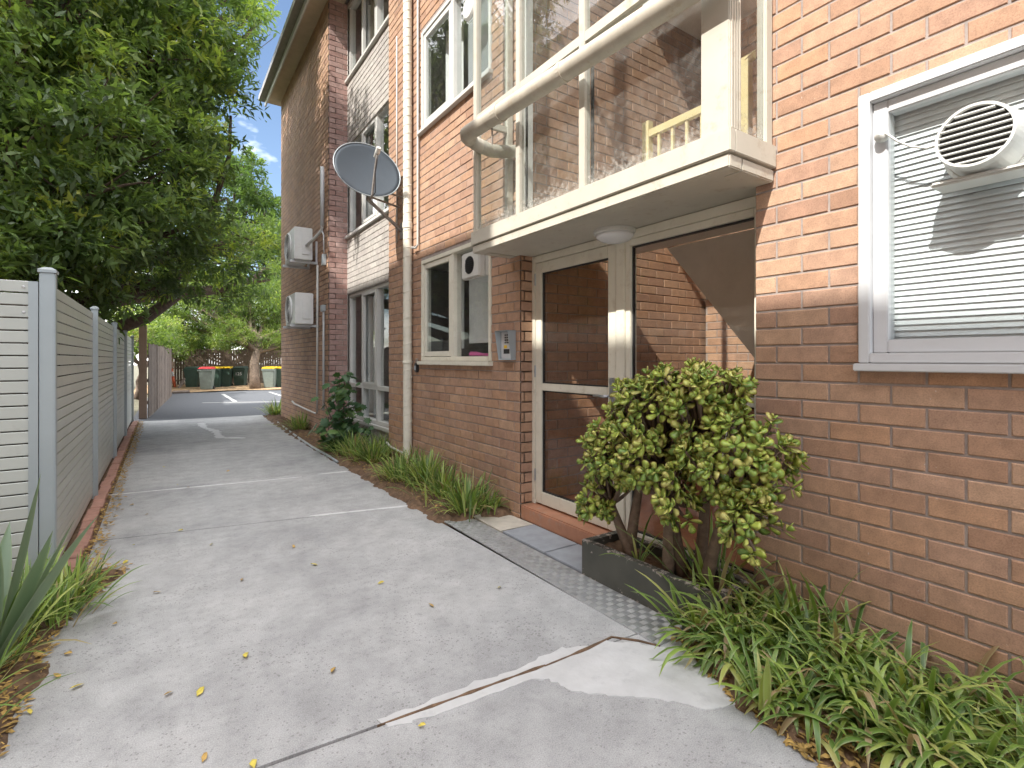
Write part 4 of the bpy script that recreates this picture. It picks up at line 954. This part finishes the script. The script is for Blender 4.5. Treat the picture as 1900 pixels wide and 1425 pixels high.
# front bed mass
FB = []
for _ in range(135):
    y = random.uniform(.05, 1.42); lo = 1.80+.0*y
    t = (y-Rr[0].y)/(Rr[2].y-Rr[0].y); lo = Rr[0].x+(Rr[2].x-Rr[0].x)*min(1, max(0, t))+.10
    x = random.uniform(lo, 2.44); FB.append((x, y))
mb = MB()
for (x, y) in FB:
    hgt = (.13+.14*min(1, (x-1.8)/.55))*random.uniform(.6, 1.35)
    for _ in range(random.randint(16, 48)):
        az = random.uniform(0, 6.283); rr = abs(random.gauss(0, .06))
        blade(mb, (min(2.47, x+rr*math.cos(az)), y+rr*math.sin(az), .03+random.uniform(0,.06)), az+random.gauss(0,.3), random.uniform(.15, 1.35), hgt*random.uniform(.55, 1.3), .0185*random.uniform(.55,1.3), random.uniform(.25, .75), 6)
ob('strap_leaf_ground_cover', mb, M_grass, smooth=True, attr='edge', kind='stuff', label='dense strappy green ground cover along the front brick wall', cat='ground cover')
for (q, L_, lb) in (((1350,1125), .55, 'long arching strappy plant between planter and brick wall'), ((1300,1190), .34, 'bright strappy tuft at the planter corner'), ((1415,1330), .26, 'bright strappy tuft nearest the concrete in the front bed'), ((1560,1180), .5, 'dark broad strappy plant against the front brick wall')):
    g = gp(*q); tuft(min(g.x, 2.40), g.y, 26, L_, .022, lb, 'larger strappy plants in the front bed', .05)
g = Vector((2.25, 2.02, .18)); tuft(g.x, g.y, 9, .30, .012, 'thin pale strappy weed growing inside the planter', 'larger strappy plants in the front bed', .18, .02)
# left bed: flax and tufts
def flax(x, y, label):
    e = empty('flax_plant', (x, y, .03), label, 'plant')
    for k in range(16):
        mb = MB(); az = random.uniform(0, 6.283); blade(mb, (x+.03*math.cos(az), y+.03*math.sin(az), .03), az, random.uniform(1.0, 1.45), random.uniform(.6,.9), .078, random.uniform(.02,.12), 7)
        ob('leaf', mb, M_flax, e, smooth=True, attr='edge')
flax(-.63, 3.02, 'grey green flax with broad upright sword leaves at the left edge')
for (x, y, L_, lb) in ((-.58,3.55,.34,'lime strappy tuft at the foot of the big fence post'), (-.45,3.45,.30,'lime strappy tuft spilling toward the driveway left'), (-.62,3.05,.38,'strappy tuft beside the flax at the left bed'), (-.70,2.55,.36,'strappy tuft drooping over the left concrete edge'), (-.42,3.75,.26,'small strappy tuft by the brick edging end'), (-.75,3.4,.34,'strappy tuft behind the flax against the slats')):
    tuft(x, y, 80, L_, .014, lb, 'strap leaved tufts in the left bed', .03, .08)
ob('timber_edging', MB().obox((-.70,1.98,.06), (.012,.05,0), (-.03,.0,0), (0,0,.10)).obox((-.73,2.1,.05), (.02,.35,0), (-.015,.0,0), (0,0,.13)), M_post, label='pale timber edging board at the lower left corner', cat='board')
# lobed shrub by the tall window
vs_ = empty('lobed_shrub', (2.15,7.9,0), 'leafy shrub with lobed leaves in front of the tall window', 'shrub')
vb = gp(625, 835); vb = Vector((2.12, 7.5, .02)); stm = MB(); nodes = []
tgt = [(640,690), (625,720), (660,750), (600,745), (650,790), (590,790), (680,790), (610,820), (670,820), (630,700), (700,800)]
for q in tgt:
    p = px_y(q[0], q[1], random.uniform(7.3, 7.8)); p.x = min(p.x, 2.42); path = bez(vb, vb.lerp(p,.5)+Vector((random.uniform(-.08,.05), random.uniform(-.1,.1), .12)), p, 7)
    stm.tube(path, [.016-.0016*i for i in range(8)], 5); nodes += path[2:]
ob('stem', stm, M_bark, vs_)
lv = [(0,0), (.12,.10), (.02,.34), (.28,.30), (.42,.50), (.56,.28), (.80,.26), (.74,.12), (1.05,0)]
lo = MB(); pts = lv+[(x, -y) for x, y in lv[-2:0:-1]]
lo.add([Vector((x, y, -.18*abs(y)+.06*x-.12*x*x)) for x, y in pts]+[Vector((.45,0,.05))], [(i, (i+1) % len(pts), len(pts)) for i in range(len(pts))], [0]*(len(pts)+1))
lme = lo.mesh('leaf', True, 'edge'); lme.materials.append(M_vine)
for k in range(330):
    p = random.choice(nodes)+Vector((random.gauss(0,.07), random.gauss(0,.09), random.gauss(0,.06)))
    o = bpy.data.objects.new('leaf', lme); C.objects.link(o); attach(o, vs_); o.location = (min(p.x, 2.5), p.y, max(.06, p.z)); s_ = random.uniform(.09,.17); o.scale = (s_,)*3
    o.rotation_euler = (random.gauss(0,.4), random.uniform(.2,.9), random.uniform(2.2, 5.6))
# grey hose along the bed, litter and fallen leaves
hp = [gp(*q) for q in ((515,785), (545,808), (580,832), (612,850), (626,860))]
ob('garden_hose', MB().tube([p+Vector((0,0,.02)) for p in hp], .016, 8), M_grey_metal, smooth=True, label='grey pipe lying along the garden bed edge', cat='pipe')
def leaf_quad(mb, p, s_, az, tl):
    d = Vector((math.cos(az), math.sin(az), tl)); e_ = Vector((-math.sin(az), math.cos(az), random.uniform(-.3,.3)))
    mb.add([p, p+d*s_*.5+e_*s_*.22+Vector((0,0,s_*.08)), p+d*s_, p+d*s_*.5-e_*s_*.22+Vector((0,0,s_*.08))], [(0,1,2,3)])
def litter(name, region, n, mat, label, s0=.02, s1=.05):
    mb = MB()
    for _ in range(n): x, y, z = region(); leaf_quad(mb, Vector((x, y, z)), random.uniform(s0, s1), random.uniform(0, 6.28), random.uniform(-.1,.3))
    ob(name, mb, mat, kind='stuff', label=label, cat='litter')
litter('leaf_litter', lambda: (random.uniform(-.47,-.36)+abs(random.gauss(0,.02)), random.uniform(4.0,13.6), .012+.02*random.random()), 1500, M_dead, 'brown leaf litter along the brick edging')
litter('bed_litter', lambda: (random.uniform(1.9,2.4), random.uniform(3.9,9.5), .05+.02*random.random()), 900, M_dead, 'dry leaf litter on the wall garden bed', .015, .045)
def front_pt():
    y = random.uniform(.3, 1.6); xe = np.interp(y, [Rr[0].y, Rr[1].y, Rr[2].y], [Rr[0].x, Rr[1].x, Rr[2].x]); d = abs(random.gauss(0, .12))-.015
    return (xe+d, y, .006 if d < .02 else .012+min(.06, d*.4))
litter('front_litter', front_pt, 1100, M_dead, 'dry leaf litter along the front bed edge', .015, .05)
def left_pt():
    y = random.uniform(2.4, 4.2); pts = [(p.y, p.x) for p in L][::-1]
    xe = np.interp(y, [p[0] for p in pts], [p[1] for p in pts]); d = abs(random.gauss(0, .1))-.025
    return (xe-d, y, .006 if d < .02 else .012+min(.05, d*.35))
litter('left_litter', left_pt, 700, M_dead, 'dry leaf litter in the left garden bed', .015, .045)
fallen = [(112,1260),(157,1270),(322,1284),(455,1213),(208,1160),(468,1412),(375,1418),(590,1050),(300,1100),(57,1328),(240,938),(330,900),(352,905),(305,868),(420,876),(395,1010),(205,1022),(250,1012),(620,1240),(775,1350),(805,1128),(930,1090),(275,955),(330,985),(450,1075),(365,1295),(118,1215),(228,1048),(545,1018),(700,1085)]
for i, q in enumerate(fallen):
    g = gp(*q); mb = MB(); s_ = random.uniform(.03,.06)
    az = random.uniform(0,6.28); d = Vector((math.cos(az), math.sin(az), 0)); e_ = Vector((-d.y, d.x, 0)); p0 = g+Vector((0,0,.006))
    mb.add([p0, p0+d*s_*.35+e_*s_*.22+Vector((0,0,.008)), p0+d*s_*.7+e_*s_*.15+Vector((0,0,.012)), p0+d*s_+Vector((0,0,.006)), p0+d*s_*.7-e_*s_*.15+Vector((0,0,.006)), p0+d*s_*.35-e_*s_*.22+Vector((0,0,.003))], [(0,1,2,3,4,5)])
    ob('fallen_leaf', mb, M_deady if i % 2 else M_dead, label='small %s fallen leaf lying on the grey concrete driveway' % ('yellow' if i % 2 else 'brown'), cat='leaf', group='%s fallen leaves on the driveway' % ('yellow' if i % 2 else 'brown'))
# ------------------------------------------------------------------ trees
def leaf_cloud(tips, per, size, wid, droop=.3, spread=.16):
    """many small folded leaves around twig tips, built at once"""
    T = np.array([[*p] for p, _ in tips]); Dn = np.array([[*d] for _, d in tips]); n = len(T)
    base = np.repeat(T, per, 0); dirs = np.repeat(Dn, per, 0); N_ = n*per
    d = dirs*.55+np.random.normal(0, .62, (N_, 3)); d[:, 2] -= droop*np.random.rand(N_); d /= np.linalg.norm(d, axis=1)[:, None]
    base = base+np.random.normal(0, spread*.45, (N_, 3))
    r = np.random.normal(0, .55, (N_, 3)); r[:, 2] += 1.; s = np.cross(d, r); s /= np.linalg.norm(s, axis=1)[:, None]; u = np.cross(s, d)
    L_ = size*np.random.uniform(.6, 1.25, N_)[:, None]; w = wid*L_
    v = np.stack([base, base+d*L_*.45+s*w+u*w*.35, base+d*L_-u*w*.4, base+d*L_*.45-s*w+u*w*.35], 1).reshape(-1, 3)
    f = np.arange(N_*4, dtype=np.int32)
    tone = np.repeat(np.clip(np.repeat(np.array(TONE)+np.random.normal(0, .06, n), per)+np.random.normal(0, .07, N_), 0, 1), 4)
    return v, f, tone
def cloud_obj(name, v, f, tone, mat, parent):
    n = len(f)//4; me = bpy.data.meshes.new(name); me.vertices.add(len(v)); me.vertices.foreach_set('co', v.astype(np.float32).ravel())
    me.loops.add(len(f)); me.loops.foreach_set('vertex_index', f); me.polygons.add(n)
    me.polygons.foreach_set('loop_start', np.arange(0, n*4, 4, dtype=np.int32)); me.polygons.foreach_set('loop_total', np.full(n, 4, dtype=np.int32))
    at = me.attributes.new('lc', 'FLOAT', 'POINT'); at.data.foreach_set('value', tone.astype(np.float32)); me.update(calc_edges=True); me.materials.append(mat)
    o = bpy.data.objects.new(name, me); C.objects.link(o); attach(o, parent); o['kind'] = 'stuff'; return o
TONE = []
def blob_tips(blobs, dens, hollow=.45, clump=5):
    out = []; TONE.clear()
    for (c, r, *k) in blobs:
        rz = r*(k[0] if k else .85); n = int(dens*r*r)
        for _ in range(n):
            d = Vector((random.gauss(0,1), random.gauss(0,1), random.gauss(0,1))).normalized(); q = hollow+(1-hollow)*random.random()**.6
            p = Vector((c.x+d.x*r*q, c.y+d.y*r*q, c.z+d.z*rz*q))
            tn = random.gauss(.36, .2)+.22*max(0, d.z)  # clumps facing up get a paler tone: light from above put into leaf colour
            for _ in range(clump):
                pp_ = p+Vector((random.gauss(0,.13), random.gauss(0,.13), random.gauss(0,.09)))
                if pp_.x < 1.75 or pp_.y > 13.5: out.append((pp_, (d+Vector((0,0,.2))).normalized())); TONE.append(tn)
    return out
def limbs(trunk_base, trunk_top, blobs, r0, mb=None, twigs=3):
    mb = mb or MB(); h = trunk_top-trunk_base
    pts = [trunk_base+h*t+Vector((random.gauss(0,.05), random.gauss(0,.05), 0)) for t in (0, .25, .5, .75, 1)]
    mb.tube(pts, [r0*(1-.12*i) for i in range(5)], 10)
    for (c, r, *k) in blobs:
        s = pts[random.choice((3, 4))]; mid = s.lerp(c, .5)+Vector((random.gauss(0,.25), random.gauss(0,.25), random.uniform(-.3,.15)))
        P = bez(s, mid, c, 7); mb.tube(P, [r0*.5*(1-.115*i) for i in range(8)], 7, False)
        for _ in range(int(twigs*r*3)):
            a = P[random.randint(4, 7)]; d = Vector((random.gauss(0,1), random.gauss(0,1), random.gauss(0,.8))).normalized(); e = c+d*r*.85
            mb.tube(bez(a, a.lerp(e,.5)+Vector((random.gauss(0,.12), random.gauss(0,.12), random.gauss(0,.1))), e, 4), [.03*r,.024*r,.018*r,.012*r,.006], 4, False)
    return mb
def bw(x, y, z, r, *k): return (Vector((x, y, z)), r, *k)
def bl(px, py, Y, r, *k): return (px_y(px, py, Y), r, *k)
TA = empty('broadleaf_tree', (-2.6,11,0), 'big evergreen broadleaf tree overhanging the slat fence and driveway', 'tree')
bA = [bl(40,90,9,1.35), bl(170,60,9.6,1.5), bl(300,60,10.5,1.4), bl(410,30,11,.85), bl(485,35,11.3,.42), bl(435,85,11,.38), bl(110,230,8.6,1.2), bl(240,230,9.4,1.3), bl(335,180,10.2,.95), bl(385,150,10.8,.48), bl(20,330,8.3,1.0), bl(150,370,8.5,1.0), bl(280,350,9.4,1.0), bl(345,300,10.6,.7),
      bl(60,440,8,.62), bl(170,450,8.3,.62), bl(280,440,9.5,.7), bl(350,420,10.5,.6), bl(60,485,8.4,.42), bl(200,520,9.2,.48), bl(400,470,12.5,.8), bl(470,450,14,.9), bl(500,520,15.5,.7), bl(420,540,14,.6), bl(330,520,11.5,.5), bl(490,430,15,.65), bl(30,500,8.2,.42), bl(120,520,8.5,.42), bl(215,545,9.5,.4), bl(110,430,7.8,.5), bl(290,535,10.5,.42), bl(160,560,10,.4),
      bl(-160,150,9,1.8), bl(-160,400,8,1.2), bl(60,-130,9.5,1.8), bl(260,-120,10.5,1.8), bl(420,-90,11.5,1.15), bw(-.8,8.4,7.7,1.2), bw(-.5,10.2,7.8,1.3), bw(-1.5,9.4,9.2,1.4), bw(-.1,11.4,7.3,1.0), bw(-1.2,7.2,8.4,1.1), bl(150,180,12.5,2.2), bl(60,420,12,1.4), bl(250,450,13,1.1), bl(290,180,13.5,1.3)]
tb = Vector((-2.5,11.2,0)); tt = Vector((-2.2,11.4,2.6))
tm = limbs(tb, tt, bA, .30)
for path, r0, r1 in (([px_y(205,612,11.2), px_y(270,590,11.8), px_y(330,548,12.6), px_y(400,540,13.5), px_y(470,517,15), px_y(505,490,16)], .13, .04), ([px_y(150,570,10.5), px_y(230,540,11.2), px_y(300,530,12), px_y(350,500,12.6)], .17, .07),
                     ([px_y(355,440,11), px_y(390,395,11), px_y(408,345,11), px_y(425,290,11), px_y(428,215,11)], .07, .025), ([px_y(408,345,11), px_y(395,315,11), px_y(385,290,11)], .03, .015), ([px_y(100,140,9), px_y(140,155,9.1), px_y(165,180,9.3)], .04, .02)):
    n = len(path); tm.tube(path, [r0+(r1-r0)*i/(n-1) for i in range(n)], 8)
ob('trunk', tm, M_bark, TA, smooth=True)
tA = blob_tips(bA, 34, .35)
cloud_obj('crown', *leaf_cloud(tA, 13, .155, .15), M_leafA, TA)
TC_ = empty('dark_evergreen_tree', (3.0,33,0), 'tall dark evergreen tree behind the back paling fence', 'tree')
bC = [bw(0.5,33,8,2.6), bw(3,33,10.5,2.6), bw(5.2,33.5,9.5,2.2), bw(-1.5,33,5.5,2.2), bw(1.8,32,6,2.2), bw(4.6,32.5,6.4,2.0), bw(3.4,33,12.4,1.6), bw(6.8,34,7.5,2.2), bw(-2.5,32,9,2.2), bw(3.0,31.8,4.4,1.5), bw(6,32,4.4,1.6)]
ob('trunk', limbs(Vector((3,33.2,0)), Vector((3,33.1,3.6)), bC, .35, None, 1), M_bark, TC_, smooth=True)
cloud_obj('crown', *leaf_cloud(blob_tips(bC, 34), 9, .21, .22), M_leafC, TC_)
TB = empty('feathery_tree', (3.43,26.2,0), 'pale trunked feathery tree standing among the wheelie bins', 'tree')
g = gp(473, 722); g.z = 0
bB = [bw(g.x-.5,25.9,2.35,.5), bw(g.x+.6,25.9,2.3,.5), bw(g.x-1.4,26.2,2.2,.5), bw(g.x+1.6,26.2,2.1,.55), bw(g.x-2.0,27.2,3.6,.95), bw(g.x-1.0,26.6,2.75,.75), bw(g.x,27,3.9,1.05), bw(g.x+1.0,26.8,2.6,.7), bw(g.x+1.3,27.2,3.6,.9), bw(g.x-2.6,27.6,2.9,.7), bw(g.x+2.2,27,3.2,.8), bw(g.x-.4,27.5,4.7,.8), bw(g.x-3.1,27.8,3.6,.9), bw(g.x-1.5,27.4,2.5,.6), bw(g.x+.5,27.0,3.0,.7), bw(g.x+3.0,27,2.7,.8), bw(g.x-2.2,28,4.6,.9), bw(g.x+1.2,27.8,4.7,.9)]
ob('trunk', limbs(g, Vector((g.x+.1,g.y+.2,2.3)), bB, .24, None, 5), M_barkl, TB, smooth=True)
cloud_obj('crown', *leaf_cloud(blob_tips(bB, 120, .3), 10, .14, .10), M_leafB, TB)
TD = empty('pale_bush', (-.6,20.5,0), 'pale leaved bush rising over the weathered paling fence', 'bush')
bD = [bw(-.75,19.5,2.0,.75), bw(-.3,22.5,2.3,.8), bw(-.1,24.8,2.3,.9), bw(.4,27,2.4,.95), bw(-1.2,21,2.6,.9), bw(.9,28.6,2.1,.8)]
ob('trunk', limbs(Vector((-.7,21.5,0)), Vector((-.7,21.6,1.2)), bD, .1, None, 2), M_bark, TD, smooth=True)
cloud_obj('crown', *leaf_cloud(blob_tips(bD, 70, .4), 9, .11, .25), M_leafB, TD)

HB = empty('hedge', (3,31,0), 'dense bushy hedge growing behind the back paling fence', 'hedge')
bH = [bw(-2.5+i*1.15, 30.9+.5*(i % 3), 2.0+.5*((i*7) % 3), 1.15) for i in range(12)]
ob('trunk', limbs(Vector((3,31.4,0)), Vector((3,31.4,1.2)), bH, .12, None, 1), M_bark, HB, smooth=True)
cloud_obj('crown', *leaf_cloud(blob_tips(bH, 60, .4), 9, .16, .25), M_leafC, HB)
